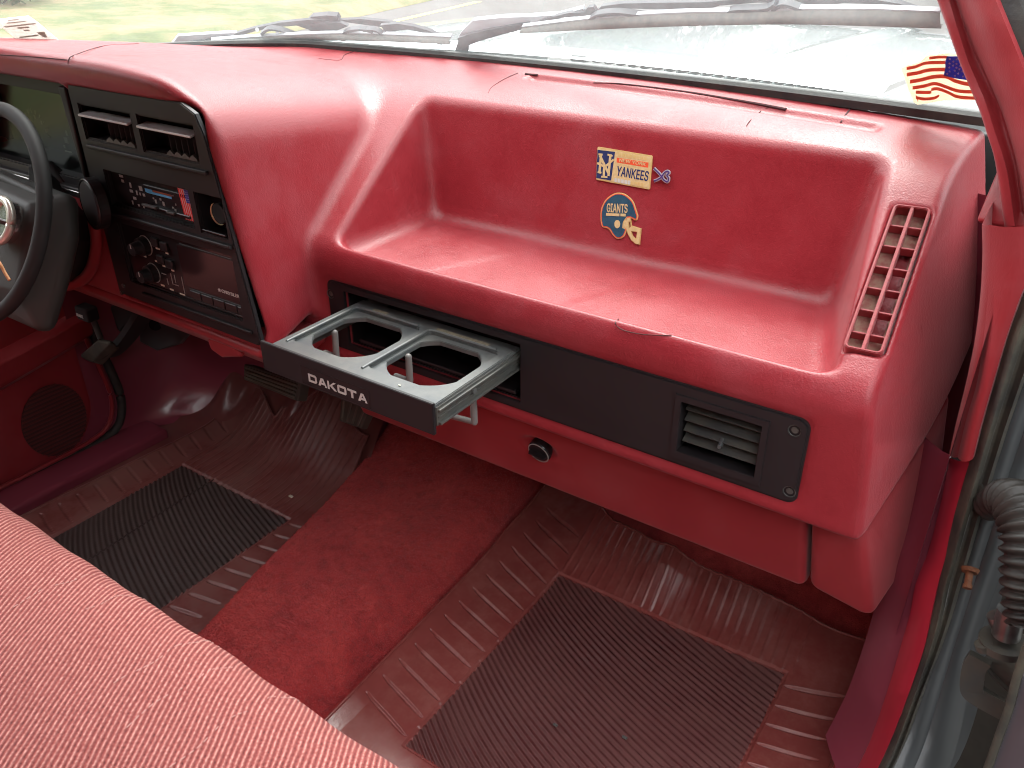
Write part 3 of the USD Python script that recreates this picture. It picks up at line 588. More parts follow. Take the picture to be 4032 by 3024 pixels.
P1 = thing('plaque_magnet', 'gold rectangular baseball magnet with navy panel on the shelf back', 'magnet', on_back(2460, 660))
pq = zpoly([(345, 255), (1065, 375), (1030, 820), (325, 690)]); pq = pq.buffer(-.0022).buffer(.0022, quad_segs=5)
put('plate', [mlay(pq, 0.0002, .0026, .0006)], M['gold'], P1)
put('field', mlay(pq.buffer(-.0018), .0028, .0003), M['pale_gold'], P1)
put('navy_panel', mlay(zpoly([(350, 298), (578, 325), (525, 700), (330, 665)]), .0030, .0003), M['navy'], P1)
def stroke(pts, w): return LineString([zz(*p) for p in pts]).buffer(w, cap_style=2, join_style=2)
sw = 0.0016
put('monogram', [mlay(unary_union([stroke([(375, 590), (395, 365)], sw), stroke([(378, 370), (500, 620)], sw), stroke([(492, 640), (518, 355)], sw), stroke([(345, 470), (445, 520), (560, 425)], sw*.85), stroke([(437, 505), (430, 655)], sw*.95), stroke([(352, 585), (398, 600)], sw*.8), stroke([(395, 648), (478, 655)], sw*.7), stroke([(480, 360), (545, 378)], sw*.7), stroke([(360, 355), (415, 362)], sw*.7)]), .0033, .0004)], M['pale_gold'], P1)
put('red_band', mlay(zpoly([(600, 400), (1015, 465), (1008, 532), (598, 462)]), .0030, .0003), M['orange_red'], P1)
def ztext(s, a, b, hgt, z0, mat_, parent, name='lettering'):
    A, B = np.array(zz(*a)), np.array(zz(*b)); d = unit(B-A); u = bu*d[0]+np.cross(bn, bu)*d[1]
    T = frame(bk+bu*A[0]+np.cross(bn, bu)*A[1]+bn*z0*.5, u, bn)
    return put(name, lettering(s, hgt, T, .0002, float(np.linalg.norm(B-A))), mat_, parent)
def zlen(a, b): return float(np.linalg.norm(np.subtract(zz(*a), zz(*b))))
ztext('NEW YORK', (630, 450), (975, 508), zlen((640, 410), (640, 448)), .0033, M['pale_gold'], P1)
ztext('YANKEES', (590, 630), (1005, 705), zlen((600, 510), (595, 630)), .0031, M['navy'], P1)
for i in range(8): put('baton', mlay(zpoly([(625+47*i, 338+7*i), (662+47*i, 344+7*i), (660+47*i, 388+7*i), (623+47*i, 382+7*i)]), .0031, .0003), M['gold'], P1)
for i in range(9): put('baton', mlay(zpoly([(572+43*i, 665+8*i), (606+43*i, 671+8*i), (603+43*i, 722+8*i), (569+43*i, 716+8*i)]), .0031, .0003), M['white_print'] if i < 5 else M['gold'], P1)
P2 = thing('helmet_magnet', 'navy football helmet magnet with gold outline below the plaque', 'magnet', on_back(2450, 860))
helm = [(385, 1180), (390, 1090), (420, 1000), (470, 930), (540, 880), (610, 858), (690, 870), (760, 915), (815, 980), (845, 1060), (862, 1115), (875, 1165), (860, 1215), (830, 1218), (790, 1195), (745, 1195), (735, 1235), (745, 1280), (720, 1370), (690, 1430), (640, 1460), (590, 1455), (540, 1405), (500, 1340), (460, 1318), (415, 1310), (392, 1260)]
hp = Polygon([zz(*p) for p in smoothline(np.array(helm+[helm[0]], float), 4)[:-1]]).buffer(0)
mask_out = zpoly([(690, 1240), (735, 1180), (775, 1180), (790, 1290), (850, 1310), (915, 1330), (910, 1380), (895, 1535), (850, 1530), (790, 1480), (745, 1400), (720, 1330), (680, 1310)])
mask_in = unary_union([zpoly([(790, 1365), (860, 1375), (848, 1460), (810, 1425)]), zpoly([(755, 1250), (770, 1240), (778, 1300), (762, 1320)])])
put('shell_edge', mlay(unary_union([hp, mask_out.buffer(.0004)]).difference(mask_in), .0002, .0024, .0006), M['gold'], P2)
put('orange_line', mlay(hp.buffer(-.0010).difference(hp.buffer(-.0021)).difference(sbox(*zz(700, 1700), *zz(1000, 1120)) if False else Polygon()), .0026, .0003), M['orange_red'], P2)
put('shell', mlay(hp.buffer(-.0021).difference(mask_out.buffer(.0012)), .0026, .0004), M['teal_navy'], P2)
put('face_guard', mlay(mask_out.difference(mask_in.buffer(.0003)).buffer(-.0005), .0027, .0007), M['pale_gold'], P2)
put('ear_hole', mlay(Polygon([zz(606+38*math.cos(a), 1268+54*math.sin(a)) for a in np.linspace(0, 6.2, 18)]), .0030, .0005), M['pale_gold'], P2)
ztext('GIANTS', (468, 1108), (738, 1120), zlen((480, 1000), (470, 1108)), .0030, M['pale_gold'], P2)
put('underline', [mlay(zpoly([(460, 1122), (635, 1130), (633, 1165), (458, 1158)]), .0030, .0004), mlay(zpoly([(648, 1130), (718, 1134), (715, 1168), (646, 1165)]), .0030, .0004)], M['pale_gold'], P2)
rb = smoothline([(1085, 540, 0), (1140, 590, 0), (1185, 640, 0), (1220, 690, 0), (1268, 715, 0), (1285, 670, 0), (1262, 630, 0), (1290, 600, 0), (1268, 578, 0), (1225, 600, 0), (1190, 650, 0), (1140, 685, 0), (1085, 705, 0)], 5)
P3 = thing('ribbon_magnet', 'small purple and silver looped ribbon right of the gold plaque', 'ribbon', on_back(2610, 690))
rl = [np.array(zz(x, y)) for x, y, _ in rb]
put('band', sweep([bk+bu*q[0]+np.cross(bn, bu)*q[1]+bn*(.0012+.0018*math.sin(math.pi*i/(len(rl)-1))) for i, q in enumerate(rl)], [(-.0019, -.0005), (.0019, -.0005), (.0019, .0005), (-.0019, .0005)], bn), mat('silver_ribbon', (0.42, 0.40, 0.43), 0.4), P3)
put('stripe', sweep([bk+bu*q[0]+np.cross(bn, bu)*q[1]+bn*(.0019+.0018*math.sin(math.pi*i/(len(rl)-1))) for i, q in enumerate(rl)], [(-.0008, -.0002), (.0008, -.0002), (.0008, .0003), (-.0008, .0003)], bn), mat('purple_stripe', (0.07, 0.035, 0.16), 0.45), P3)
hr = [hit(px, py, .0012) for px, py in ((2436, 1256), (2424, 1268), (2430, 1285), (2460, 1302), (2520, 1315), (2590, 1320), (2645, 1319))]
put('hair_strand', tube(smoothline(hr, 7), .00045, 5), mat('dark_hair', (0.02, 0.012, 0.01), 0.5), None, 'thin dark curled hair lying on the shelf floor', 'hair', smooth=True)

# ================================================================== FLOOR, CARPET, MATS
def tun_left(y): return np.interp(y, [-.5, .43, .607, 1.03, 1.2], [-.04, -.104, -.150, -.238, -.28])
def sp(t, w=0.02): return w*np.logaddexp(0, t/w)           # soft ramp
def floor_z(x, y):
    x, y = np.asarray(x, float), np.asarray(y, float)
    return -0.008+np.interp(x, [.10, .25, .36], [.05, .30, .75])*sp(y-0.915, .03)
def pass_z(x, y):
    """top of the passenger mat, creased where it climbs the toe board"""
    th = np.interp(x, [.10, .20, .28, .36, .44, .50, .58, .64, .72], [.16, .20, .34, .62, .82, .80, .72, .62, .50])
    wav = 0.010*np.sin((x-.2)*24)*np.clip((y-.90)/.1, 0, 1)
    z = 0.006+th*sp(y-(0.865+0.02*np.cos((x-.45)*9)), .018)+wav
    z = z+0.022*np.exp(-((x-.405)/.034)**2)*np.clip((y-.875)/.06, 0, 1)
    return z+0.5*np.clip(x-.655, 0, 1)**1.5+0.010*np.clip((.17-x)/.05, 0, 1)
def hit_field(fn, px, py):
    d = ray(px, py); lo, hi = 0.3, 3.0
    for _ in range(50):
        m = .5*(lo+hi); p = EYE+d*m
        if p[2] > fn(p[0], p[1]): lo = m
        else: hi = m
    return EYE+d*lo
front_px = [(2209, 1899), (2380, 1975), (2450, 2058), (2560, 2108), (2640, 2138), (2720, 2205), (2830, 2258), (2960, 2312), (3090, 2375), (3180, 2420), (3260, 2468), (3340, 2500), (3410, 2520)]
FP3 = np.array([hit_field(pass_z, *p) for p in front_px])
def front_y(x): return np.interp(x, FP3[:, 0], FP3[:, 1])
def groove(d, w, dep): return -dep*np.clip(1-(d/w)**2, 0, 1)
def mat_relief(x, y, px0, px1, py0, py1, bars_l, bars_r, sgn=1):
    """ribbed pad, slanted grooves in the borders, long ribs on the toe flap"""
    dz = np.zeros_like(x)
    inp = (x > px0) & (x < px1) & (y > py0) & (y < py1)
    q = (y+.27*(x-px0)-.055*np.exp(-(x-px0)/.13))*.885/0.0086+.05*np.sin(x*31+y*17)
    t = np.abs((q % 1)-.5)*2
    dz = np.where(inp, -0.0035+0.0034*np.clip(1.5-2.0*t, 0, 1), dz)
    for (xa, xb), ang in ((bars_l, -14), (bars_r, 12)):
        for k in range(14):
            yc = py0+0.02+0.0345*k; a = math.radians(ang-(9*max(0, (yc-.7)/.2) if ang < 0 else 0)); xm = (xa+xb)/2
            u = (x-xm)*math.cos(a)+(y-yc)*math.sin(a); v = -(x-xm)*math.sin(a)+(y-yc)*math.cos(a)
            L = (xb-xa)/2/math.cos(a)
            w = 0.0030*np.sqrt(np.clip(1-(u/L)**2, 0, 1))+1e-6
            dz = np.where((np.abs(u) < L) & (np.abs(v) < w) & ((yc < py1-.0) | (ang < 0)), groove(v, w, 0.0032), dz)
    toe = (x > px0-.005) & (x < px1+.01) & (y > py1+.004)
    s = np.abs(((x+0.03*np.clip(y-py1, 0, 1))/0.0155 % 1)-.5)*2
    dz = np.where(toe, 0.0022*np.clip(1-s*2.6, 0, 1)*np.clip((y-py1)/.012, 0, 1), dz)
    edge = np.minimum(np.minimum(x-px0, px1-x), np.minimum(y-py0, py1-y))
    dz = np.where((edge < 0) & (edge > -.004), dz-0.0025, dz)
    return dz
def mat_stuff(name, col, col2, rough):
    return usdkit.material(stage, '/World/Looks/'+name, {
        'g': ('geometry', {}), 'mp': ('mapping', dict(scale=(1.0, 0.06, 1.0))), 'st': ('noise_texture', dict(scale=900.0, detail=2.0)),
        'n': ('noise_texture', dict(scale=11.0, detail=6.0, roughness=0.7)), 'r': ('map_range', dict(from_min=0.42, from_max=0.68, to_min=0.0, to_max=0.75, clamp=True)),
        'm': ('mix_color', dict(a=col, b=col2)), 'b': ('bump', dict(strength=1.0, distance=0.00025)),
        'rr': ('map_range', dict(from_min=0.35, from_max=0.65, to_min=rough-.1, to_max=rough+.14, clamp=True)),
        'p': ('principled_bsdf', dict(specular_ior_level=0.5))},
        [('g.position', 'mp.vector'), ('mp.vector', 'st.vector'), ('g.position', 'n.vector'), ('n.fac', 'r.value'), ('r.result', 'm.fac'), ('m.result', 'p.base_color'), ('st.fac', 'b.height'), ('b.normal', 'p.normal'), ('n.fac', 'rr.value'), ('rr.result', 'p.roughness')], surface='p.BSDF')
M['mat_red'] = mat_stuff('mat_rubber_red', (0.20, 0.045, 0.040), (0.225, 0.070, 0.058), 0.20)
M['mat_dark'] = mat_stuff('mat_rubber_dark', (0.15, 0.043, 0.038), (0.18, 0.075, 0.062), 0.36)
M['pad_red'] = mat_stuff('mat_pad_red', (0.085, 0.019, 0.018), (0.115, 0.036, 0.031), 0.5)
M['pad_dark'] = mat_stuff('mat_pad_dark', (0.032, 0.014, 0.012), (0.046, 0.025, 0.020), 0.65)
def floor_mat(name, label, xl, xr_, y0, yfun, zfun, pads, mr, mp_, nu, nv, label_pad):
    px0, px1, py0, py1, bl, br = pads
    u, v = np.meshgrid(np.linspace(0, 1, nu), np.linspace(0, 1, nv), indexing='ij')
    x = xl(0)*(1-u)+xr_(0)*u; yf_ = yfun(x); y = y0+v*(yf_-y0)
    x = xl(y)*(1-u)+xr_(y)*u
    z = zfun(x, y)+mat_relief(x, y, px0, px1, py0, py1, bl, br)
    P = np.stack([x, y, z], -1)
    T = thing(name, label, 'floor mat', (float((xl(0)+xr_(0))/2), (y0+py1)/2, 0))
    i = np.arange(nu*nv).reshape(nu, nv); q = np.stack([i[:-1, :-1], i[1:, :-1], i[1:, 1:], i[:-1, 1:]], -1).reshape(-1, 4)
    c = P.reshape(-1, 3)[q].mean(1); pad = (c[:, 0] > px0) & (c[:, 0] < px1) & (c[:, 1] > py0) & (c[:, 1] < py1)
    for nm, sel, m_ in (('border', ~pad, mr), ('ribbed_pad', pad, mp_)):
        g = tm(P.reshape(-1, 3), q[sel]); g.remove_unreferenced_vertices(); g.fix_normals() if False else None
        put(nm, g, m_, T, smooth=True)
    # thickness: a skirt along the outer edge
    ed = np.vstack([P[:, -1], P[::-1][:, -1][:0], ]); L = np.vstack([P[0], P[1:, -1], P[-1][::-1]])
    put('edge', tube(L[::2], 0.0022, 6), mr, T, smooth=True)
    return T
floor_mat('floor_mat', 'brown-red rubber floor mat on the passenger side with ribbed centre', lambda y: 0.146-0.022*np.clip((np.asarray(y)-.45)/.6, 0, 1), lambda y: 0.712-0.012*np.clip((np.asarray(y)-.8)/.2, 0, 1), 0.05, front_y, pass_z,
    (0.2545, 0.617, 0.50, 0.873, (0.156, 0.246), (0.624, 0.697)), M['mat_red'], M['pad_red'], 430, 780, None)
def drv_z(x, y):
    return 0.004+0.85*sp(y-(0.86+0.03*np.sin(x*9+1)), .02)+0.010*np.sin(x*34)*np.clip((y-.87)/.08, 0, 1)*np.clip((1.15-y)/.1, 0, 1)-0*x
floor_mat('floor_mat', 'dark brown rubber floor mat on the driver side beneath the pedals', lambda y: -0.622+0.026*np.clip((np.asarray(y)-.45)/.4, 0, 1), lambda y: tun_left(np.asarray(y))+.012, 0.05, lambda x: 0.93+0.02*np.sin(x*20)+0.02*(x > -.4), drv_z,
    (-0.5185, -0.2205, 0.40, 0.733, (-0.602, -0.533), (-0.210, -0.150)), M['mat_dark'], M['pad_dark'], 240, 420, None)
# floor covering under the mats and up the toe board
M['carpet'] = usdkit.material(stage, '/World/Looks/carpet', {
    'g': ('geometry', {}), 'f': ('noise_texture', dict(scale=620.0, detail=3.0, roughness=0.7)), 'n': ('noise_texture', dict(scale=13.0, detail=6.0, roughness=0.72, distortion=0.6)), 'k': ('noise_texture', dict(scale=70.0, detail=3.0, roughness=0.6)),
    'r': ('rgb_ramp', dict(ramp=[(0.25, (0.22, 0.024, 0.027)), (0.42, (0.39, 0.036, 0.038)), (0.62, (0.48, 0.054, 0.050)), (0.8, (0.53, 0.068, 0.06))])),
    'kr': ('rgb_ramp', dict(ramp=[(0.32, (0.50, 0.5, 0.5)), (0.5, (1.0, 1.0, 1.0)), (0.75, (1.15, 1.15, 1.12))])), 'mm': ('mix_color', dict(blend_type='multiply', fac=0.5, use_clamp=False)),
    'fr': ('rgb_ramp', dict(ramp=[(0.3, (0.65, 0.65, 0.65)), (0.7, (1.25, 1.25, 1.25))])), 'm2': ('mix_color', dict(blend_type='multiply', fac=0.8, use_clamp=False)),
    'b': ('bump', dict(strength=1.0, distance=0.0022)), 'p': ('principled_bsdf', dict(roughness=0.95, specular_ior_level=0.15, sheen_weight=0.35, sheen_roughness=0.45, sheen_tint=(1.0, 0.5, 0.5)))},
    [('g.position', 'f.vector'), ('g.position', 'n.vector'), ('g.position', 'k.vector'), ('n.fac', 'r.fac'), ('k.fac', 'kr.fac'), ('r.color', 'mm.a'), ('kr.color', 'mm.b'), ('f.fac', 'fr.fac'), ('mm.result', 'm2.a'), ('fr.color', 'm2.b'), ('m2.result', 'p.base_color'), ('f.fac', 'b.height'), ('b.normal', 'p.normal')], surface='p.BSDF')
def field(fn, x0, x1, y0, y1, nx, ny):
    x, y = np.meshgrid(np.linspace(x0, x1, nx), np.linspace(y0, y1, ny), indexing='ij'); return grid_mesh(np.stack([x, y, fn(x, y)], -1))
put('floor', field(lambda x, y: np.minimum(floor_z(x, y), .30)-.012, -.10, .735, -.7, 1.12, 60, 120), M['carpet'], None, 'dark red floor carpet under the passenger mat and up the toe board', 'floor', kind='structure', smooth=True)
def tunnel(x, y):
    """driveshaft hump: flat top, steep left flank, slope down to the passenger mat"""
    h = 0.052+0.45*sp(y-.93, .04); s = 1/(1+np.exp(-(x-tun_left(y)-.006)/.006)); r = 1/(1+np.exp((x-.108)/.010))
    n = 0.004*(meshkit.fbm(np.stack([x*9, y*9, 0*x], -1), 3)-.5)+.0016*(meshkit.noise(np.stack([x*260, y*260, 0*x], -1))-.5)
    return -0.012+h*s*r*np.where(x > .02, np.clip(1-.35*(x-.02)/.1, .5, 1), 1)+n
CARPET = put('carpet', field(tunnel, -.30, .152, -.5, 1.12, 190, 620), M['carpet'], None, 'worn red carpet over the transmission hump between the two mats', 'carpet', smooth=True)
M['toe_vinyl'] = mat('toe_vinyl', (0.15, 0.042, 0.040), 0.25, (60, .0006), (9, .6, (0.18, 0.07, 0.06)))
# loose pile standing on the carpet
rp = np.random.default_rng(11); NP = 70000
cx2, cy2 = rp.uniform(-.27, .125, NP), rp.uniform(.18, 1.05, NP)
ok = (cx2 > tun_left(cy2)+.002); cx2, cy2 = cx2[ok], cy2[ok]; NP = len(cx2)
lean = np.stack([meshkit.noise(np.stack([cx2*14, cy2*14, 0*cx2+k], -1), 5+k)-.5 for k in (0, 1)], 1)*2.2
b0_ = np.stack([cx2, cy2, tunnel(cx2, cy2)-.0005], 1); ln = rp.uniform(.0025, .0055, NP)[:, None]
dv = np.concatenate([lean+rp.normal(size=(NP, 2))*.45, np.ones((NP, 1))], 1); dv /= np.linalg.norm(dv, axis=1, keepdims=True)
cvp = np.stack([b0_, b0_+dv*ln*.55, b0_+(dv+[0, 0, -.25])*ln], 1).reshape(-1, 3)
cv_ = UsdGeom.BasisCurves.Define(stage, '/World/carpet/pile'); cv_.CreateTypeAttr('linear'); cv_.CreateCurveVertexCountsAttr(Vt.IntArray.FromNumpy(np.full(NP, 3, np.int32)))
cv_.CreatePointsAttr(Vt.Vec3fArray.FromNumpy(cvp.astype(np.float32))); cv_.CreateWidthsAttr(Vt.FloatArray.FromNumpy(np.tile(np.array([.0011, .0010, .0005], np.float32), NP))); cv_.SetWidthsInterpolation('vertex')
UsdShade.MaterialBindingAPI.Apply(cv_.GetPrim()).Bind(M['carpet']); cv_.GetPrim().SetCustomDataByKey('kind', 'stuff')
def toe_z(x, y): return np.minimum(drv_z(x, y)-.006, .42+0*x)
F_DRV = grid_mesh(np.stack(np.broadcast_arrays(*(lambda x, y: (x, y, np.where(y < .84, -.010, 0)+np.minimum(0.95*sp(y-.865, .018)+0.016*np.sin(x*30+1.0)**3*np.clip((y-.87)/.05, 0, 1)+.006*np.sin(x*71)*np.clip((y-.87)/.05, 0, 1), .40)-.006))(*(lambda U, V: (-.74+U*(tun_left(V)+.03+.74), V))(*np.meshgrid(np.linspace(0, 1, 150), np.linspace(-.7, 1.30, 160), indexing='ij')))), -1))
put('floor', F_DRV, M['toe_vinyl'], None, 'dark red rubber floor covering wrinkled up the driver toe board', 'floor', kind='structure', smooth=True)
for (px, py, zz_, s), lab in zip(((1146, 1956, .012, .0042), (2187, 2856, .008, .0028), (2460, 2905, .008, .003)), ('white paper scrap on the driver side floor', 'tiny grey grit crumb on the ribbed pad of the passenger mat', 'small pale pebble on the passenger mat near the seat')):
    p = hit_field(drv_z if px < 1200 else pass_z, px, py)
    put('crumb', hull_pts([p+np.array([s*a, s*.5*b, .0005+s*.25*c]) for a in (-1, 1) for b in (-1, 1) for c in (0, 1)], .0004), M['cream_print'] if px < 1200 else M['grey_plastic'], None, lab, 'crumb')

# ================================================================== BENCH SEAT
st_prof = [(.262, .05), (.285, .10), (.303, .17), (.313, .235), (.314, .285), (.306, .325), (.290, .352), (.265, .367), (.225, .376), (.16, .380), (.06, .379), (-.06, .372), (-.20, .360), (-.36, .345), (-.40, .25)]
sp_ = smoothline(st_prof, 10); xs = np.linspace(-.72, .66, 140)
SP = np.stack([np.stack([np.full(len(sp_), x), sp_[:, 0], sp_[:, 1]], -1) for x in xs])
n_ = np.gradient(sp_, axis=0); n_ = np.stack([n_[:, 1], -n_[:, 0]], 1); n_ /= np.linalg.norm(n_, axis=1, keepdims=True)
SP[..., 1:] += n_[None]*((meshkit.fbm(SP*7, 3)[..., None]-.5)*.012+.0008*np.sin(SP[..., :1]*2*math.pi/.105))
end = np.clip((np.abs(xs+.03)-.60)/.09, 0, 1)**2; SP[:, :, 2] -= .04*end[:, None]*np.clip((SP[:, :, 2]-.1)/.2, 0, 1)
arc = np.r_[0, np.cumsum(np.linalg.norm(np.diff(sp_, axis=0), axis=1))]
a20 = math.radians(33)
M['seat'] = usdkit.material(stage, '/World/Looks/seat_cloth', {
    'at': ('attribute', dict(attribute='cloth')), 'sx': ('separate_xyz', {}), 'wob': ('noise_texture', dict(scale=22.0, detail=2.0)), 'g': ('geometry', {}),
    'd1': ('math', dict(math_type='multiply', value2=2*math.pi/.0046)), 'wa': ('math', dict(math_type='multiply_add', value2=4.0)), 'sn': ('math', dict(math_type='sine')), 'h': ('map_range', dict(from_min=-1.0, from_max=1.0, to_min=0.0, to_max=1.0)),
    'bead': ('noise_texture', dict(scale=380.0, detail=3.0, roughness=0.8)), 'hb': ('math', dict(math_type='multiply_add', value2=1.9)),
    'r': ('rgb_ramp', dict(ramp=[(0.12, (0.085, 0.018, 0.017)), (0.40, (0.25, 0.055, 0.050)), (0.68, (0.36, 0.105, 0.092)), (0.92, (0.60, 0.30, 0.26))])),
    'sc': ('math', dict(math_type='multiply_add', value2=0.50, value3=-0.16)), 'b': ('bump', dict(strength=1.0, distance=0.0011)),
    'p': ('principled_bsdf', dict(roughness=0.8, specular_ior_level=0.2, sheen_weight=0.06, sheen_roughness=0.4))},
    [('at.vector', 'sx.vector'), ('g.position', 'wob.vector'), ('sx.x', 'd1.value1'), ('wob.fac', 'wa.value1'), ('d1.value', 'wa.value3'), ('wa.value', 'sn.value1'), ('sn.value', 'h.value'),
     ('g.position', 'bead.vector'), ('bead.fac', 'hb.value1'), ('h.result', 'hb.value3'), ('hb.value', 'sc.value1'), ('sc.value', 'r.fac'), ('r.color', 'p.base_color'), ('hb.value', 'b.height'), ('b.normal', 'p.normal')], surface='p.BSDF')
BS = thing('bench_seat', 'red ribbed cloth bench seat cushion in the lower left corner', 'seat', (0, 0, .2))
pm = put('cushion', grid_mesh(SP), M['seat'], BS, smooth=True)
cl = np.zeros((len(xs), len(sp_), 3)); cl[..., 0] = xs[:, None]*math.cos(a20)-arc[None]*math.sin(a20)*1.0; cl[..., 1] = arc[None]
UsdGeom.PrimvarsAPI(UsdGeom.Mesh(pm)).CreatePrimvar('cloth', Sdf.ValueTypeNames.Vector3fArray, 'vertex').Set(Vt.Vec3fArray.FromNumpy(cl.reshape(-1, 3).astype(np.float32)))
M['thread'] = mat('thread', (0.50, 0.27, 0.24), 0.7)
put('backrest', hull_pts([(x, y, z) for x in (-.66, .62) for y, z in ((-.38, .30), (-.44, .84), (-.56, .84), (-.52, .30))], .04), M['plastic_red'], BS, smooth=60)
for k, x in enumerate((.225, .330, .12, .065, .27)):
    dash_ = []; j0 = int(np.argmin(np.abs(xs-x)))
    f0, f1 = ((.16, .60), (.30, .66), (.22, .55), (.3, .6), (.42, .62))[k]
    L = np.array([SP[j0, i] for i in range(len(sp_)) if f0 < i/len(sp_) < f1]); L[:, 0] = x+.0025*np.sin(np.arange(len(L))*.5)
    L = smoothline(L, 6)
    for i in range(0, len(L)-6, 7):
        if rng.random() < .8: dash_.append(hull_pts([L[i]+[0, 0, .0006], L[i+4]+[0, 0, .0003]], .00042, 6))
    put('stitching', dash_, M['thread'], BS)

# ================================================================== TRUCK BODY: glass, pillars, shell, jamb
WS = thing('windshield', 'raked windshield glass in a black rubber seal above the dashboard', 'windshield', (0, 1.1, .73))
xs = np.linspace(-.75, .72, 61); ss = np.linspace(-.012, .62, 14)
GP = np.stack([np.stack([xs*(1-.10*np.clip(s, 0, 1)), wy(xs)-RAKE*s, np.full_like(xs, WZ+s)], -1) for s in ss], 1)
M['glass'] = usdkit.material(stage, '/World/Looks/glass', {'fr': ('fresnel', {'IOR': 1.45}), 't': ('transparent_bsdf', {'color': (0.93, 0.97, 0.95)}), 'gl': ('glossy_bsdf', {'roughness': 0.0, 'color': (1, 1, 1)}), 'm': ('mix_closure', {}), 'dust': ('translucent_bsdf', dict(color=(.85, .88, .86))), 'g': ('geometry', {}), 'dn': ('noise_texture', dict(scale=9.0, detail=5.0, roughness=.7)), 'dr': ('map_range', dict(from_min=.3, from_max=.75, to_min=.020, to_max=.048, clamp=True)), 'dm': ('mix_closure', {})}, [('fr.fac', 'm.fac'), ('t.BSDF', 'm.closure1'), ('gl.BSDF', 'm.closure2'), ('g.position', 'dn.vector'), ('dn.fac', 'dr.value'), ('dr.result', 'dm.fac'), ('m.closure', 'dm.closure1'), ('dust.BSDF', 'dm.closure2')], surface='dm.closure')
put('glass', grid_mesh(GP), M['glass'], WS, smooth=True)
sx = np.linspace(-.74, .672, 70)
put('seal', sweep(np.stack([sx, wy(sx)-.006, np.full_like(sx, .7325)], 1), [(-.007, -.007), (.010, -.007), (.010, .002), (.004, .007), (-.004, .007), (-.007, .002)]), M['rubber'], WS, smooth=30)
BODY = thing('truck_body', 'silver pickup truck body with hood, cowl and red-trimmed door opening', 'truck', (0, .9, 0))
M['silver'] = usdkit.material(stage, '/World/Looks/silver_paint', {'p': ('principled_bsdf', dict(base_color=(0.22, 0.25, 0.255), metallic=0.5, roughness=0.38, coat_weight=1.0, coat_roughness=0.03))}, [], surface='p.BSDF')
M['jamb_grey'] = mat('jamb_grey', (0.042, 0.045, 0.048), 0.42, None, (8, .6, (0.030, 0.030, 0.027)), coat_weight=.2, coat_roughness=.15)
M['silver_dull'] = mat('silver_dull', (0.24, 0.27, 0.27), 0.5)
hz = lambda y: .722-.035*(y-1.33)-.10*np.clip(y-2.1, 0, 9)**2
def hoodz(x, y): return hz(y)-.035*np.asarray(x)**2*1.2+.010*np.exp(-((np.abs(x)-.30)/.02)**2)*np.clip((y-1.4)*3, 0, 1)
def hedge(x): return 1.335-.05*np.asarray(x)**2
u, v = np.meshgrid(np.linspace(0, 1, 80), np.linspace(0, 1, 40), indexing='ij')
hy = hedge(0)+v*1.25; hx = (-.50-.07*v)*(1-u)+(.50+.07*v)*u
hy = hy+(hedge(hx)-hedge(0))*(1-v)
HG = np.stack([hx, hy, hoodz(hx, hy)], -1); HG[:, 0, 2] -= .012
put('hood', grid_mesh(HG), M['silver'], BODY, smooth=True)
for s in (1, -1):
    fx = np.stack([s*(np.array([.508, .512, .53, .60, .72, .80, .84]))], 0).ravel(); fy_ = np.linspace(1.18, 2.6, 20)
    put('fender', grid_mesh(np.stack([np.stack([fx+s*.05*np.clip((y-1.33)/1.25, 0, 1), np.full(7, y), hoodz(.5, y)+np.array([-.012, -.002, .002, .001, -.006, -.04, -.25])], -1) for y in fy_], 1)), M['silver'], BODY, smooth=True)
cx_, cv = np.meshgrid(np.linspace(-.70, .66, 60), np.linspace(0, 1, 8), indexing='ij')
put('cowl_panel', grid_mesh(np.stack([cx_, (wy(cx_)+.012)*(1-cv)+(hedge(cx_)-.006)*cv, .706-.012*np.sin(cv*math.pi)-.04*cx_**2], -1)), M['silver_dull'], BODY, smooth=True)
M['louver_dark'] = mat('louver_dark', (0.06, 0.075, 0.075), 0.6)
for k in range(21):
    t = k/20; px, py = 2335+940*t, 246+100*t+6*math.sin(t*3)
    a, b = at(px, py+9, Z, .7005), at(px+62, py-8, Z, .7005)
    zc = lambda p: np.array([p[0], p[1], .706-.012*math.sin(math.pi*np.clip((p[1]-wy(p[0])-.012)/(hedge(p[0])-wy(p[0])-.018), 0, 1))-.04*p[0]**2+.0004])
    put('louver', tube([zc(a*(1-q)+b*q) for q in np.linspace(0, 1, 5)], 1.0, 8, (0, 0, 1), np.array([.35, 1, 1.05, 1, .5])*.0052), M['louver_dark'], BODY, smooth=True)
p = at(2290, 232, Z, .708)
put('washer_nozzle', [rbox(p+[-.018, -.012, -.004], p+[.016, .012, .007], .004), rbox(p+[.010, -.006, .0], p+[.036, .006, .004], .002)], M['louver_dark'], BODY)
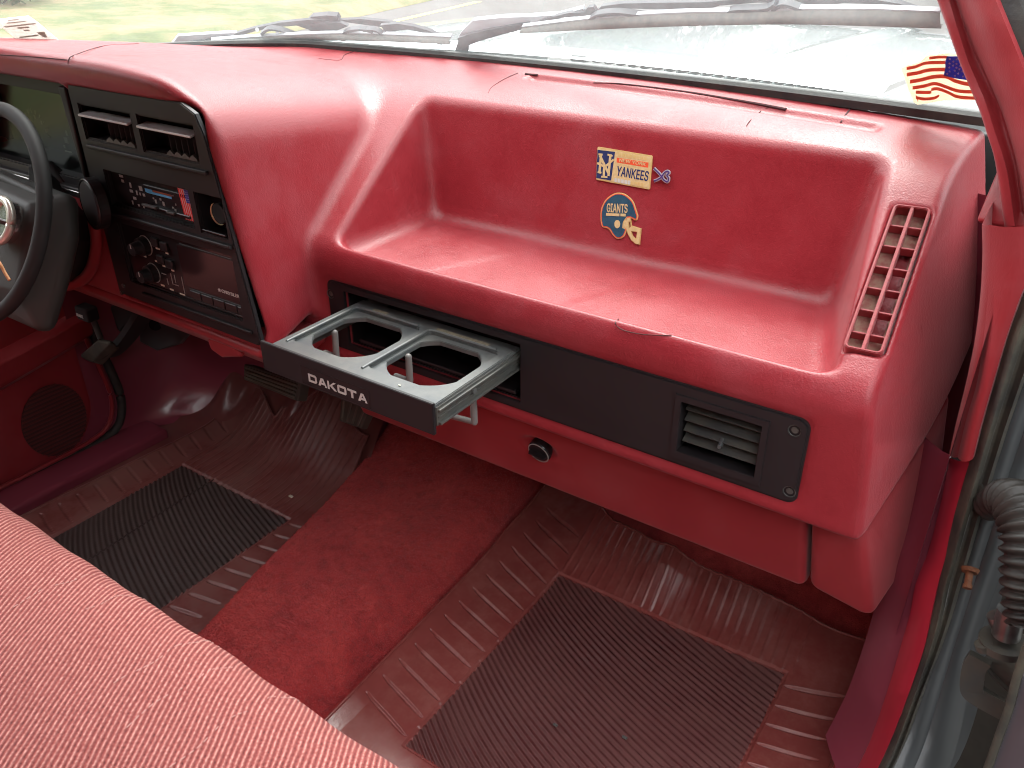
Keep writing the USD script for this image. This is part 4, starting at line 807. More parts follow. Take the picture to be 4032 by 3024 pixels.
# shell that shades the cab
M['headliner'] = mat('headliner', (0.30, 0.10, 0.10), 0.9)
put('roof', rbox([-.70, -.66, 1.19], [.69, .66, 1.25], .015), M['headliner'], BODY)
put('rear_wall', [rbox([-.74, -.66, -.05], [.74, -.62, .62], .01), rbox([-.70, -.66, .62], [-.60, -.62, 1.235], .01), rbox([.60, -.66, .62], [.70, -.62, 1.235], .01), rbox([-.6, -.66, 1.08], [.6, -.62, 1.235], .01)], M['plastic_red'], BODY)
lp = [np.array([-.76, .70, .74]), np.array([-.68, .50, 1.24])]
put('door_pillar', hull_pts([lp[0], lp[1], lp[0]+[.03, -.04, 0], lp[1]+[.03, -.04, 0]], .022), M['plastic_red'], BODY, 'driver side windshield pillar')
rp0, rp1 = at(3850, 460, Y, .99), np.array([.60, .62, 1.24])
M['paint_red'] = mat('gloss_red_trim', (0.36, 0.018, 0.035), 0.26, (25, .0006), None, coat_weight=.5, coat_roughness=.12)
def px_line(pts, ys, n=6): return smoothline([at(a, b, Y, y) for (a, b), y in zip(pts, ys)], n)
ysA = np.linspace(.975, .885, 9)
eA = [(3640, -110), (3692, 0), (3728, 96), (3777, 227), (3825, 347), (3868, 448), (3892, 521), (3921, 627), (3958, 890)]
eB = [(3690, -110), (3736, 0), (3765, 96), (3812, 240), (3852, 335), (3883, 410), (3921, 530), (3965, 675), (3996, 890)]
eC = [(3725, -110), (3767, 0), (3800, 96), (3846, 210), (3895, 320), (3940, 430), (3970, 520), (4008, 665), (4040, 890)]
eD = [(3880, -110), (3921, 0), (3960, 96), (4018, 240), (4062, 360), (4100, 470), (4125, 560), (4150, 680), (4180, 890)]
A, B, C_, D_ = px_line(eA, ysA), px_line(eB, ysA-.022), px_line(eC, ysA-.016), px_line(eD, ysA-.075)
E0 = A+np.array([-.004, .05, 0])
put('pillar_garnish', [strip(E0, A, 3), strip(A, B, 6, .006, (-.5, -1, 0)), strip(B, C_, 5, .006, (0, 1, 0)), strip(C_, D_, 8, .010, (0, -1, 0)), strip(D_, D_+np.array([.02, .06, 0]), 3)], M['plastic_red'], BODY, 'red moulded trim on the passenger windshield pillar', smooth=35)
top = [(4070, 130), (4100, 300), (4150, 500)]
put('pillar_seal', strip(D_+np.array([.0, .008, 0]), D_+np.array([.09, .012, 0]), 6, .012), M['rubber'], BODY)
foot = [at(3950, 665, Y, .915), at(3968, 690, Y, .905), at(3868, 862, Y, .885), at(3975, 884, Y, .875), at(4040, 895, Y, .868)]
put('pillar_foot', hull_pts([q for q in foot]+[q+np.array([0, .03, .004]) for q in foot], .004), M['plastic_red'], BODY, smooth=40)
ju_L = [(3866, 885), (3868, 1000), (3861, 1150), (3840, 1327), (3805, 1500), (3768, 1650), (3736, 1792)]
ju_M = [(3897, 885), (3898, 1000), (3893, 1134), (3873, 1327), (3848, 1500), (3805, 1650), (3770, 1800)]
ju_R = [(4075, 885), (4060, 1050), (4010, 1190), (3962, 1330), (3912, 1500), (3866, 1660), (3830, 1808)]
yU = np.full(7, .81)
L_, M_, R_ = px_line(ju_L, yU), px_line(ju_M, yU-.02), px_line(ju_R, yU-.035)
put('jamb_garnish', [strip(L_+np.array([-.003, .12, 0]), L_, 3), strip(L_, M_, 4, .003), strip(M_, R_, 8, .007), strip(R_, R_+np.array([.004, .03, 0]), 3), strip([L_[-1], M_[-1], R_[-1]], [L_[-1]+np.array([0, .03, -.002]), M_[-1]+np.array([0, .03, -.002]), R_[-1]+np.array([0, .03, -.002])], 2)], M['plastic_red'], BODY, 'upper red trim of the door opening', smooth=40)
jl_L = [(3740, 1800), (3722, 1900), (3690, 2040), (3652, 2180), (3605, 2300), (3584, 2413), (3544, 2553), (3496, 2714), (3431, 2902), (3374, 3024), (3330, 3110)]
jl_R = [(3823, 1812), (3795, 1910), (3762, 2040), (3726, 2182), (3693, 2300), (3668, 2413), (3638, 2553), (3584, 2714), (3512, 2902), (3457, 3024), (3415, 3110)]
yL = np.array([.815, .812, .808, .80, .79, .78, .765, .745, .715, .69, .67])
L2, R2 = px_line(jl_L, yL), px_line(jl_R, yL-.028)
put('inner_flange', strip(L2+np.array([-.040, .075, -.02]), L2+np.array([0, .004, 0]), 6, .006), M['paint_maroon'], BODY, smooth=True)
put('sill_garnish', [strip(L2, R2, 8, .0045), strip(R2, R2+np.array([.003, .03, 0]), 3)], M['paint_red'], BODY, 'lower glossy red door opening flange', smooth=40)
sl = [(4110, 1060), (4032, 1215), (3985, 1330), (3938, 1490), (3890, 1660), (3842, 1830), (3812, 1930), (3775, 2060), (3740, 2190), (3708, 2305), (3690, 2413), (3655, 2553), (3602, 2714), (3532, 2902), (3477, 3024), (3430, 3110)]
yS = np.r_[[.775]*6, .772, .770, .765, .76, .75, .735, .717, .69, .665, .645]
S_ = px_line(sl, yS); 
sr = [(4200, 1060), (4120, 1230), (4070, 1360), (4020, 1500), (3955, 1690), (3905, 1850), (3874, 1950), (3840, 2070), (3805, 2190), (3771, 2300), (3740, 2413), (3692, 2560), (3632, 2714), (3564, 2902), (3511, 3024), (3465, 3110)]
SR = px_line(sr, yS+.004)
put('door_seal', [strip(S_+np.array([-.006, .012, 0]), S_, 3), strip(S_, .5*(S_+SR), 5, .006), strip(.5*(S_+SR)+np.array([0, .004, 0]), SR+np.array([0, -.006, 0]), 4, -.004), strip(SR+np.array([0, -.006, 0]), SR+np.array([.004, .02, 0]), 3)], M['dusty_rubber'], BODY, 'dusty black rubber door seal', smooth=45)
gr = [(4400, 1060), (4330, 1230), (4280, 1360), (4220, 1500), (4150, 1690), (4090, 1850), (4050, 1950), (4010, 2070), (3968, 2190), (3929, 2300), (3888, 2413), (3842, 2560), (3816, 2714), (3776, 2902), (3737, 3024), (3700, 3110)]
GR = px_line(gr, yS+.05)
put('hinge_pillar', [strip(SR+np.array([.002, .012, 0]), .6*SR+.4*GR+np.array([0, .004, 0]), 5, .006), strip(.6*SR+.4*GR+np.array([0, .004, 0]), GR, 6, .010), strip(GR, GR+np.array([.010, .05, 0]), 4)], M['jamb_grey'], BODY, 'grey painted hinge pillar of the door opening', smooth=40)
put('wheel_well', [rbox([.80, .86, -.4], [1.0, .90, .9], .005)], mat('dirty_brown', (0.035, 0.030, 0.024), .8, (30, .002), (14, .6, (.07, .06, .045))), BODY)
b0 = at(3818, 2255, Y, .76); M['rust'] = mat('rust', (0.22, 0.08, 0.032), 0.7, (400, .0006), (150, .7, (0.09, 0.03, 0.014)))
bd = unit([.12, -.75, -.55])
put('bolt', [cyl(b0-bd*.004, b0, .0085, 20, .007), cyl(b0, b0+bd*.012, .0034, 12), cyl(b0+bd*.012, b0+bd*.016, .0042, 8)], M['rust'], BODY, 'rusty bolt sticking out of the hinge pillar', smooth=40)
# flexible wiring boot between pillar and door
bp = smoothline([at(3892, 1990, Y, .775), at(3945, 1965, Y, .755), at(4005, 1985, Y, .735), at(4042, 2075, Y, .715), at(4050, 2200, Y, .70), at(4055, 2330, Y, .69), at(4070, 2450, Y, .68)], 16)
wv = 1+.13*np.sin(np.arange(len(bp))*2*math.pi/5.3)
wv[:14] *= np.linspace(1.0, .9, 14)
BT = thing('wiring_boot', 'dusty corrugated black rubber wiring boot at the right edge', 'wiring boot', bp[20])
put('bellows', tube(bp, 1.0, 20, (0, 0, 1), .0205*wv*np.clip(np.linspace(.62, 1.6, len(bp)), 0, 1)), mat('boot_rubber', (0.014, 0.0125, 0.011), .5, (200, .0004), (30, .6, (.035, .028, .022))), BT, smooth=True)
put('socket', hull_pts([bp[0]+np.array([a, .01, b]) for a in (-.010, .004) for b in (-.016, .014)]+[bp[8]], .006), M['dusty_rubber'], BT)
# door hinge and check link
HG_ = thing('door_hinge', 'dusty grey steel door hinge with bent strap in the lower right corner', 'hinge', at(3930, 2620, Y, .72))
M['steel_grey'] = mat('steel_grey', (0.075, 0.075, 0.07), .45, (150, .0006), (25, .7, (.12, .10, .07)), metallic=.3)
hp_ = [at(*q, Y, .715) for q in ((3862, 2590), (3836, 2630), (3826, 2706), (3850, 2738), (3985, 2812), (4060, 2850))]
put('strap', sweep(smoothline(hp_, 6), [(-.010, -.0035), (.010, -.0035), (.010, .0035), (-.010, .0035)], (0, -1, .2)), M['steel_grey'], HG_, smooth=30)
hb = [at(*q, Y, .725) for q in ((3862, 2592), (3900, 2640), (3945, 2690), (4010, 2745), (4070, 2790))]
put('leaf', strip(hb, [at(*q, Y, .735) for q in ((3905, 2540), (3960, 2545), (4010, 2560), (4050, 2600), (4090, 2640))], 5, .008), M['steel_grey'], HG_, smooth=True)
put('leaf_edge', tube(smoothline(hb, 5), .0032, 8), M['steel_grey'], HG_, smooth=True)
p0, p1 = at(3985, 2400, Y, .715), at(3960, 2500, Y, .715)
M['steel'] = mat('worn_steel', (0.42, 0.42, 0.41), .28, (80, .0008), (20, .7, (.10, .09, .08)), metallic=.9)
put('pin', [cyl(p1, p0, .012, 20), cyl(at(3955, 2500, Y, .72), at(3925, 2420, Y, .72), .009, 16)], M['steel'], HG_, smooth=40)
put('washer', [cyl(at(3955, 2520, Y, .715), at(3950, 2545, Y, .715), .021, 24), cyl(at(3950, 2545, Y, .715), at(3946, 2562, Y, .715), .017, 24, .012), cyl(at(3872, 2532, Y, .705), at(3880, 2556, Y, .705), .008, 14)], M['steel_grey'], HG_, smooth=40)
# open passenger door, just entering the frame
PD = thing('passenger_door', 'purplish grey edge of the open passenger door at the lower right', 'door', (.95, .6, 0))
de = [at(*q, Y, .64) for q in ((4120, 2400), (4032, 2652), (3998, 2780), (3955, 2900), (3911, 3024), (3880, 3110))]
DE = smoothline(de, 6); dirp = np.array([.94, -.30, 0])
M['door_paint'] = mat('door_paint', (0.075, 0.066, 0.075), .4, None, (12, .4, (.055, .05, .052)), coat_weight=.2)
put('edge_panel', [strip(DE, DE+dirp*.10, 4, .003), strip(DE+np.array([.002, .06, 0]), DE, 3)], M['door_paint'], PD, smooth=35)
put('edge_seal', tube(DE+np.array([-.004, -.003, 0]), .0035, 8), M['dusty_rubber'], PD, smooth=True)
put('outer_skin', hull_pts([DE[0]+dirp*.1+np.array([0, 0, .3]), DE[-1]+dirp*.1, DE[0]+dirp*.95+np.array([0, 0, .3]), DE[-1]+dirp*.95, DE[0]+dirp*.1+np.array([.04, .12, .3]), DE[-1]+dirp*.1+np.array([.04, .12, 0]), DE[0]+dirp*.95+np.array([.04, .12, .3]), DE[-1]+dirp*.95+np.array([.04, .12, 0])], .01), M['silver'], PD)
# cowl side and firewall
put('cowl_side', [grid_mesh(np.stack([np.stack([np.full(30, x), np.full(30, y), np.linspace(-.02, .66, 30)], -1) for x, y in smoothline([(.738, .78), (.736, .86), (.728, .95), (.70, 1.02), (.62, 1.05)], 6)])), strip([(.62, 1.05, .02), (.70, 1.02, .02), (.73, .95, .02)], [(.60, .95, -.02), (.68, .92, -.02), (.72, .88, -.02)], 5)], M['paint_maroon'], BODY, 'maroon painted side of the passenger footwell', smooth=True)
pth = smoothline([(-.735, .70), (-.733, .78), (-.72, .85), (-.68, .905), (-.60, .945), (-.50, .975), (-.38, 1.00), (-.20, 1.03)], 8)
zz_ = np.linspace(-.02, .52, 44); KP = np.stack([np.stack([np.full(len(zz_), x)-0, np.full(len(zz_), y)+.05*np.clip((.10-zz_)/.10, 0, 1)**2*-1.2, zz_], -1) for x, y in pth])
put('kick_panel', grid_mesh(KP), M['paint_maroon'], BODY, 'maroon painted driver footwell wall', smooth=True)
for px, py in ((625, 1372), (757, 1425)):
    c = at(px, py, Y, .925); d = unit(EYE-c)
    put('dimple', [cyl(c-d*.01, c+d*.004, .0085, 16, .006)], M['void'], BODY); put('dimple_rim', tube([c+d*.004+.0115*(math.cos(a)*np.array([.95, .3, 0])+math.sin(a)*np.array([0, .1, 1])) for a in np.linspace(0, 2*math.pi, 21)], .0035, 8, d), M['paint_maroon'], BODY, smooth=True)
put('firewall', [rbox([-.74, 1.14, -.1], [.74, 1.16, .70], .002)], M['void'], BODY)
put('floor_pan', rbox([-.76, -.7, -.12], [.76, 1.15, -.045], .01), M['dull_black'], BODY)
# driver door with speaker and seal
DD = thing('driver_door', 'closed driver door with dark red panel and round speaker grille', 'door', (-.75, .3, 0))
XD = -.742
put('inner_panel', [rbox([XD-.06, -.55, -.03], [XD, .755, .50], .006), hull_pts([(XD+.012, y, z) for y, z in ((-.4, .10), (.735, .262), (.735, .232), (-.4, .06))]+[(XD, y, z) for y, z in ((-.4, .12), (.74, .275), (.74, .222), (-.4, .03))], .006)], M['plastic_red'], DD)
sc = at(215, 1655, X, XD+.002)
put('speaker_grille', [plate(Polygon([(.062*math.cos(a), .075*math.sin(a)) for a in np.linspace(0, 6.2, 30)]), frame(sc, [0, 1, 0], [1, 0, 0]), .0025, .001)], mat('grille_dark', (0.06, 0.017, 0.017), .6), DD)
for i in range(19):
    z = -.072+.008*i; w = .062*math.sqrt(max(0, 1-(z/.076)**2))
    if w > .01: put('grille_rib', rbox(sc+[.0025, -w, z-.0016], sc+[.0042, w, z+.0016], .0006), mat('rib_red', (0.12, 0.022, 0.022), .5) if i == 0 else stage.GetPrimAtPath('/World/Looks/rib_red') and UsdShade.Material.Get(stage, '/World/Looks/rib_red'), DD)
sl_ = smoothline([at(*q, X, XD+.010) for q in ((360, 1290), (395, 1375), (440, 1470), (474, 1560), (476, 1640), (440, 1705), (330, 1775), (150, 1868), (0, 1945), (-120, 2010))], 7)
put('door_seal', tube(sl_, .0088, 10), M['rubber'], DD, smooth=True)
put('panel_bead', tube(sl_+np.array([.002, -.020, .012]), .0045, 8), M['plastic_red'], DD, smooth=True)
put('upper_frame', [rbox([-.74, .60, .5], [-.70, .68, .62], .01), hull_pts([(-.735, .66, .60), (-.70, .60, .62), (-.66, .50, 1.2), (-.66, .44, 1.2)], .02), rbox([-.72, -.6, .5], [-.68, -.54, 1.2], .01)], M['plastic_red'], DD)
put('door_sill', rbox([-.78, -.5, -.05], [-.655, .80, .004], .008), M['paint_maroon'], BODY)

# ================================================================== STEERING, PEDALS, RELEASE HANDLE
SW = thing('steering_wheel', 'dark grey steering wheel with round chrome emblem at the left edge', 'steering wheel', (-.37, .49, .6))
hubc = at(-14, 866, X, -.372); wn = unit([0, -.90, .44]); wu = np.array([1, 0, 0.]); ww = np.cross(wn, wu)
M['wheel'] = mat('wheel_grey', (0.030, 0.031, 0.028), .55, (600, .0002))
rimc = hubc+np.array([-.052, 0, .0])
put('rim', tube([rimc+.140*(math.cos(a)*wu+1.0*math.sin(a)*ww)-wn*.010 for a in np.linspace(2.6, 2.6+2*math.pi, 73)], .0095, 14, wn), M['dull_black'], SW, smooth=True)
hubp = hubc-wn*.030; pad = [hubp+wu*a+ww*b-wn*c for a, b, c in ((-.12, .045, .03), (.042, .038, .03), (.056, .0, .03), (.052, -.060, .03), (.040, -.118, .03), (-.12, -.118, .03), (-.1, .03, .004), (.022, .022, .006), (.030, 0, .004), (.028, -.08, .006), (-.1, -.09, .004))]
put('hub_pad', hull_pts(pad, .016, 16), M['wheel'], SW, smooth=60)
put('emblem_ring', [tube([hubc-wn*.004+.0275*(math.cos(a)*wu+math.sin(a)*ww) for a in np.linspace(0, 2*math.pi, 41)], .0055, 10, wn)], mat('ivory_chrome', (0.72, .70, .62), .25, metallic=.6), SW, smooth=True)
put('emblem_disc', cyl(hubc-wn*.022, hubc-wn*.006, .0275, 32), M['chrome'], SW)
put('emblem_bar', [rbox(hubc-wn*.005+[-.02, -.002, -.004], hubc-wn*.005+[.018, .001, .003], .001)], M['gloss_black'], SW)
put('hanging_cord', tube(smoothline([at(*q, Y, .415) for q in ((-30, 1000), (0, 1038), (18, 1072), (38, 1104))], 6), .0019, 8), mat('copper_cord', (0.60, 0.30, 0.14), .4), SW, smooth=True)
SC = thing('steering_column', 'black steering column shroud between wheel and instrument cluster', 'steering column', (-.40, .56, .58))
cA = [at(*q, Y, .54) for q in ((130, 760), (205, 790), (222, 860), (215, 960), (185, 1080), (150, 1100))]
def shroud(front, dy, infl=0.0): return hull_pts([p for p in front]+[p+np.array([-.02, dy, -.02]) for p in front]+[np.array([-.46, front[0][1], .50]), np.array([-.46, front[0][1], .62])], .007+infl)
put('front_cover', shroud(cA, .03), M['wheel'], SC, smooth=50)
cB = [at(*q, Y, .588) for q in ((210, 800), (292, 850), (306, 940), (298, 1020), (262, 1092), (205, 1108), (150, 1100))]
put('rear_cover', shroud(cB, .06), M['dull_black'], SC, smooth=50)
cC = [at(*q, Y, .612) for q in ((250, 800), (345, 860), (362, 960), (345, 1030), (300, 1088), (220, 1108), (150, 1100))]
put('column_cowl', shroud(cC, .05), M['dull_black'], SC, smooth=50)
put('key_barrel', [cyl(at(240, 890, Y, .56), at(262, 905, Y, .58), .010, 18), cyl(at(252, 915, Y, .565), at(268, 925, Y, .58), .014, 18)], M['dark_grey'], SC)
put('bolster_rim', tube(smoothline([at(*q, Y, .60) for q in ((374, 870), (381, 960), (366, 1040), (330, 1098), (270, 1124), (200, 1128))], 7), .0085, 10), M['plastic_red'], SC, 'red rounded edge round the column opening', smooth=True)
M['pedal_rubber'] = mat('pedal_rubber', (0.055, 0.055, 0.047), .6, (200, .0004), (30, .6, (.10, .09, .065))); M['pedal_rib'] = mat('pedal_rib', (0.09, 0.088, 0.072), .6, (200, .0004), (30, .6, (.15, .13, .09)))
BP = thing('brake_pedal', 'wide black ribbed rubber brake pedal', 'pedal', at(1070, 1510, Y, .80))
q4 = [at(*q, Y, y) for q, y in (((968, 1440), .805), ((1185, 1512), .80), ((1172, 1572), .79), ((968, 1490), .795))]
pn = unit(np.cross(q4[1]-q4[0], q4[3]-q4[0])); pn = pn if pn[1] < 0 else -pn
put('pad', hull_pts([p for p in q4]+[p-pn*.016 for p in q4], .003), M['pedal_rubber'], BP, smooth=40)
for i in range(4):
    t = .12+.25*i; a, b = q4[0]*(1-t)+q4[3]*t, q4[1]*(1-t)+q4[2]*t
    put('rib', hull_pts([a*.96+b*.04+pn*.004, a*.04+b*.96+pn*.004], .0024), M['pedal_rib'], BP, smooth=True)
put('arm', tube(smoothline([(q4[0]+q4[1])/2-pn*.014, (q4[0]+q4[1])/2+np.array([0, .06, .10]), (q4[0]+q4[1])/2+np.array([0, .08, .22])], 6), .009, 10), M['dull_black'], BP, smooth=True)
AP = thing('accelerator_pedal', 'small upright black accelerator pedal with a ribbed pad', 'pedal', at(1410, 1620, Y, .83))
q4 = [at(*q, Y, y) for q, y in (((1352, 1560), .84), ((1465, 1585), .84), ((1422, 1680), .82), ((1345, 1652), .82))]
pn = unit(np.cross(q4[1]-q4[0], q4[3]-q4[0])); pn = pn if pn[1] < 0 else -pn
put('pad', hull_pts([p for p in q4]+[p-pn*.012 for p in q4], .003), M['pedal_rubber'], AP, smooth=40)
for i in range(4):
    t = .1+.265*i; a, b = q4[0]*(1-t)+q4[1]*t, q4[3]*(1-t)+q4[2]*t
    put('rib', hull_pts([a*.96+b*.04+pn*.0035, a*.04+b*.96+pn*.0035], .0022), M['pedal_rib'], AP, smooth=True)
put('arm', tube(smoothline([(q4[0]+q4[1])/2-pn*.01, (q4[0]+q4[1])/2+np.array([.01, .05, .09]), (q4[0]+q4[1])/2+np.array([.01, .09, .2])], 6), .006, 8), M['dull_black'], AP, smooth=True)
PB = thing('parking_brake', 'black curved parking brake pedal hanging beside the driver kick panel', 'parking brake', at(420, 1390, Y, .72))
arm = smoothline([at(*q, Y, y) for q, y in (((600, 1175), .74), ((555, 1250), .735), ((500, 1330), .73), ((440, 1390), .725), ((395, 1405), .72))], 8)
put('arm', sweep(arm, [(-.006, -.0165), (.006, -.0165), (.006, .0165), (-.006, .0165)], (0, -1, .2)), M['dull_black'], PB, smooth=30)
q4 = [at(*q, Y, .705) for q in ((330, 1400), (395, 1345), (432, 1352), (375, 1412))]
put('pad', hull_pts([p for p in q4]+[p+np.array([0, .01, -.012]) for p in q4], .005), M['dusty_rubber'], PB, smooth=50)
put('bracket', [hull_pts([at(*q, Y, .80) for q in ((555, 1200), (640, 1200), (760, 1290), (715, 1345), (620, 1372), (560, 1340))]+[at(*q, Y, .815) for q in ((555, 1200), (640, 1200), (760, 1290), (715, 1345), (620, 1372), (560, 1340))], .004)], mat('bracket_grey', (0.055, 0.06, 0.062), .5), PB, smooth=40)
put('bracket_hole', cyl(at(612, 1278, Y, .790), at(612, 1278, Y, .797), .0115, 20), M['void'], PB)
put('pivot', hull_pts([at(*q, Y, .75) for q in ((455, 1215), (520, 1190), (540, 1240), (480, 1290))], .008), M['dull_black'], PB, smooth=50)
RH = thing('release_handle', 'small black release handle with white lettering under the dash', 'handle', at(330, 1235, Y, .70))
rc = at(332, 1235, Y, .70)
put('grip', rbox(rc+[-.020, -.006, -.014], rc+[.018, .018, .013], .004), M['dull_black'], RH)
put('lettering', lettering('BRAKE', .0058, frame(rc+[-.0165, -.0062, -.006], [1, 0, 0], [0, -1, 0]), .0005, .021), M['white_print'], RH)
put('rod', hull_pts([rc+[.006, .01, -.012], at(395, 1330, Y, .715)], .0055), M['dark_grey'], RH, smooth=50)

# ================================================================== WIPERS outside the glass
M['wiper'] = mat('wiper_black', (0.030, 0.034, 0.040), .45, None, (60, .4, (.06, .065, .07))); M['wiper_rubber'] = mat('wiper_rubber', (0.045, 0.047, 0.045), .6, None, (90, .6, (.10, .09, .075)))
M['wiper_grey'] = mat('wiper_steel', (0.30, .31, .33), .35, metallic=.4)
def resample(p, n):
    a = np.r_[0, np.cumsum(np.linalg.norm(np.diff(p, axis=0), axis=1))]; return np.stack([np.interp(np.linspace(0, a[-1], n), a, p[:, i]) for i in range(3)], 1)
def gl(pts, off): return [glass_at(px, py, off) for px, py in pts]
def gpoly(pts, off, th):
    """flat piece lying along the glass, in the plane that touches it at the piece's middle"""
    cx0, cy0 = np.mean(pts, axis=0); o = glass_at(cx0, cy0, off)
    a, b = glass_at(cx0+25, cy0, off)-glass_at(cx0-25, cy0, off), glass_at(cx0, cy0+15, off)-glass_at(cx0, cy0-15, off)
    n = unit(np.cross(a, b)); n = n if n[1] > 0 else -n
    T = frame(o, a, n); q = [(np.linalg.inv(T) @ np.r_[on(px, py, n, o), 1])[:2] for px, py in pts]
    return plate(Polygon(q).buffer(0), T, th, min(.0008, th*.3))
def wiper(label, loc, arm, link, frame_, levers, rub_top, rub_bot, clips, rivets, head):
    W = thing('wiper', label, 'wiper', loc, 'windshield wipers')
    put('arm', gpoly(arm, .030, .008), M['wiper_grey'], W, smooth=30)
    if link: put('arm_channel', gpoly(link, .026, .006), M['wiper'], W, smooth=30)
    put('frame', [gpoly(f, .028, .006) for f in frame_], M['wiper'], W, smooth=30)
    if head: put('mount', gpoly(head, .034, .010), M['wiper'], W)
    for l in levers: put('lever', sweep(smoothline(gl(l, .020), 5), [(-.0022, -.0045), (.0022, -.0045), (.0022, .0045), (-.0022, .0045)], GN), M['wiper'], W, smooth=30)
    t, b = (resample(smoothline(gl(q, o), 6), 40) for q, o in ((rub_top, .016), (rub_bot, .006)))
    put('blade_rubber', [strip(t, b, 4, .002), strip(b, b+GN*.006, 2), strip(t+GN*.003, t, 2)], M['wiper_rubber'], W, smooth=30)
    put('backing_strip', sweep(t+GN*.003, [(-.0018, -.003), (.0018, -.003), (.0018, .003), (-.0018, .003)], GN), M['wiper_grey'], W, smooth=30)
    for c in clips:
        a, b2 = gl([c, (c[0]-6, c[1]+26)], .022); put('clip', hull_pts([a, b2, a+[.007, 0, 0], b2+[.007, 0, 0]], .0028), M['wiper'], W)
    for r in rivets: c = glass_at(*r, .037); put('rivet', cyl(c, c+unit(EYE-c)*.004, .0034, 14), M['wiper_grey'], W)
k = .5425
za = lambda L: [(650+k*x, k*y) for x, y in L]; zb = lambda L: [(1750+k*x, k*y) for x, y in L]; zc_ = lambda L: [(2600+k*x, k*y) for x, y in L]
wiper('left windshield wiper, whole blade in view above the middle of the dashboard', glass_at(1200, 130, .02), za([(30, 345), (95, 262), (400, 242), (520, 238), (480, 262), (370, 272), (130, 322)]), za([(60, 330), (380, 268), (480, 262), (420, 300), (330, 345)]),
      [za([(380, 305), (470, 255), (640, 205), (830, 165), (1030, 145), (1230, 148), (1420, 138), (1640, 160), (1680, 172), (1640, 205), (1560, 196), (1300, 160), (1000, 182), (830, 196), (650, 228), (480, 280), (395, 310)]), za([(1560, 185), (1680, 172), (1800, 190), (1920, 225), (2005, 268), (1985, 282), (1880, 240), (1760, 215), (1600, 235)]), za([(940, 180), (1270, 165), (1330, 190), (1200, 240), (1075, 240), (1040, 215)])],
      [za([(700, 240), (760, 205), (850, 215), (940, 248)]), za([(1285, 245), (1340, 215), (1440, 205), (1510, 225)]), za([(1440, 210), (1530, 212), (1585, 245)])], za([(330, 295), (700, 268), (1290, 245), (1700, 258), (2075, 272)]), za([(310, 345), (880, 302), (1290, 296), (1700, 305), (2065, 322)]),
      za([(690, 258), (938, 240), (1292, 238), (1580, 236), (1995, 262)]), za([(1076, 148), (1130, 150), (668, 215), (815, 226), (1438, 208), (1605, 185)]), za([(1030, 150), (1060, 122), (1170, 112), (1245, 118), (1262, 150), (1230, 170), (1080, 178)]))
wiper('right windshield wiper with thick bent arm, cut off by the top of the picture', glass_at(2900, 60, .02), zb([(95, 275), (130, 225), (205, 150), (420, 128), (620, 122), (830, 108), (1005, 62), (1010, 95), (820, 140), (600, 170), (330, 215), (180, 250)]), zb([(75, 375), (100, 300), (95, 278), (180, 250), (330, 215), (620, 165), (560, 215), (380, 262), (250, 300), (175, 330), (170, 375)]),
      [zb([(640, 175), (760, 128), (900, 95), (1010, 88), (1040, 55), (1080, 50), (1110, 95), (1000, 120), (860, 125), (640, 195)]), zb([(1100, 85), (1140, 45), (1300, 25), (1600, 20), (1900, 15), (2400, -30), (2400, 10), (1950, 45), (1700, 90), (1640, 70), (1300, 62), (1140, 90)]), zc_([(600, 20), (760, -25), (1000, -5), (1080, 0), (1300, -8), (1560, -2), (1740, 28), (1860, 70), (1840, 78), (1560, 32), (1330, 22), (1200, 42), (1080, 42), (900, 20)])],
      [zb([(1060, 130), (1130, 95), (1280, 85), (1460, 108)]), zc_([(490, 90), (540, 65), (760, 55), (840, 20)]), zc_([(820, 60), (900, 20), (1040, 62)])], zb([(565, 200), (1070, 140), (1500, 108), (1750, 96), (2212, 88)])+zc_([(1000, 72), (1500, 72), (2030, 92)]), zb([(545, 243), (1100, 215), (1700, 192), (2212, 180)])+zc_([(1000, 178), (1500, 190), (2038, 208)]),
      zb([(1068, 125), (1455, 96), (2060, 72)])+zc_([(1040, 58), (1880, 72)]), zb([(1052, 66), (1268, 82)]), zb([(1690, 30), (1820, -10), (1960, -20), (2140, 0), (1900, 70), (1700, 90)]))

# ================================================================== STICKERS ON THE GLASS
FD = thing('flag_decal', 'waving flag decal stuck on the lower right of the windshield', 'sticker', glass_at(3700, 320, 0))
kf = 732/1735
def fz(L): return [(3300+kf*x, kf*y) for x, y in L]
def filmy(name, c):
    return usdkit.material(stage, '/World/Looks/'+name, {'d': ('diffuse_bsdf', dict(color=c)), 't': ('translucent_bsdf', dict(color=c)), 'm': ('mix_closure', dict(fac=.75))}, [('d.BSDF', 'm.closure1'), ('t.BSDF', 'm.closure2')], surface='m.closure')
def decal(L, off, th=.0006): return gpoly(fz(L), off, th)
M['decal_cream'] = filmy('decal_cream', (0.92, 0.88, 0.80)); M['decal_red'] = filmy('decal_red', (0.90, 0.46, 0.38)); M['decal_blue'] = filmy('decal_blue', (0.22, 0.32, 0.80))
put('backing', decal([(590, 640), (640, 612), (760, 580), (830, 520), (1000, 497), (1200, 500), (1500, 540), (1620, 560), (1560, 960), (1300, 935), (1000, 935), (850, 962), (740, 978), (705, 955), (660, 850), (620, 730)], -.003), M['decal_cream'], FD)
def wave_(L, w=26): 
    P = smoothline([(x, y, 0) for x, y in L], 5)[:, :2]; return [(x, y-w/2) for x, y in P]+[(x, y+w/2) for x, y in P[::-1]]
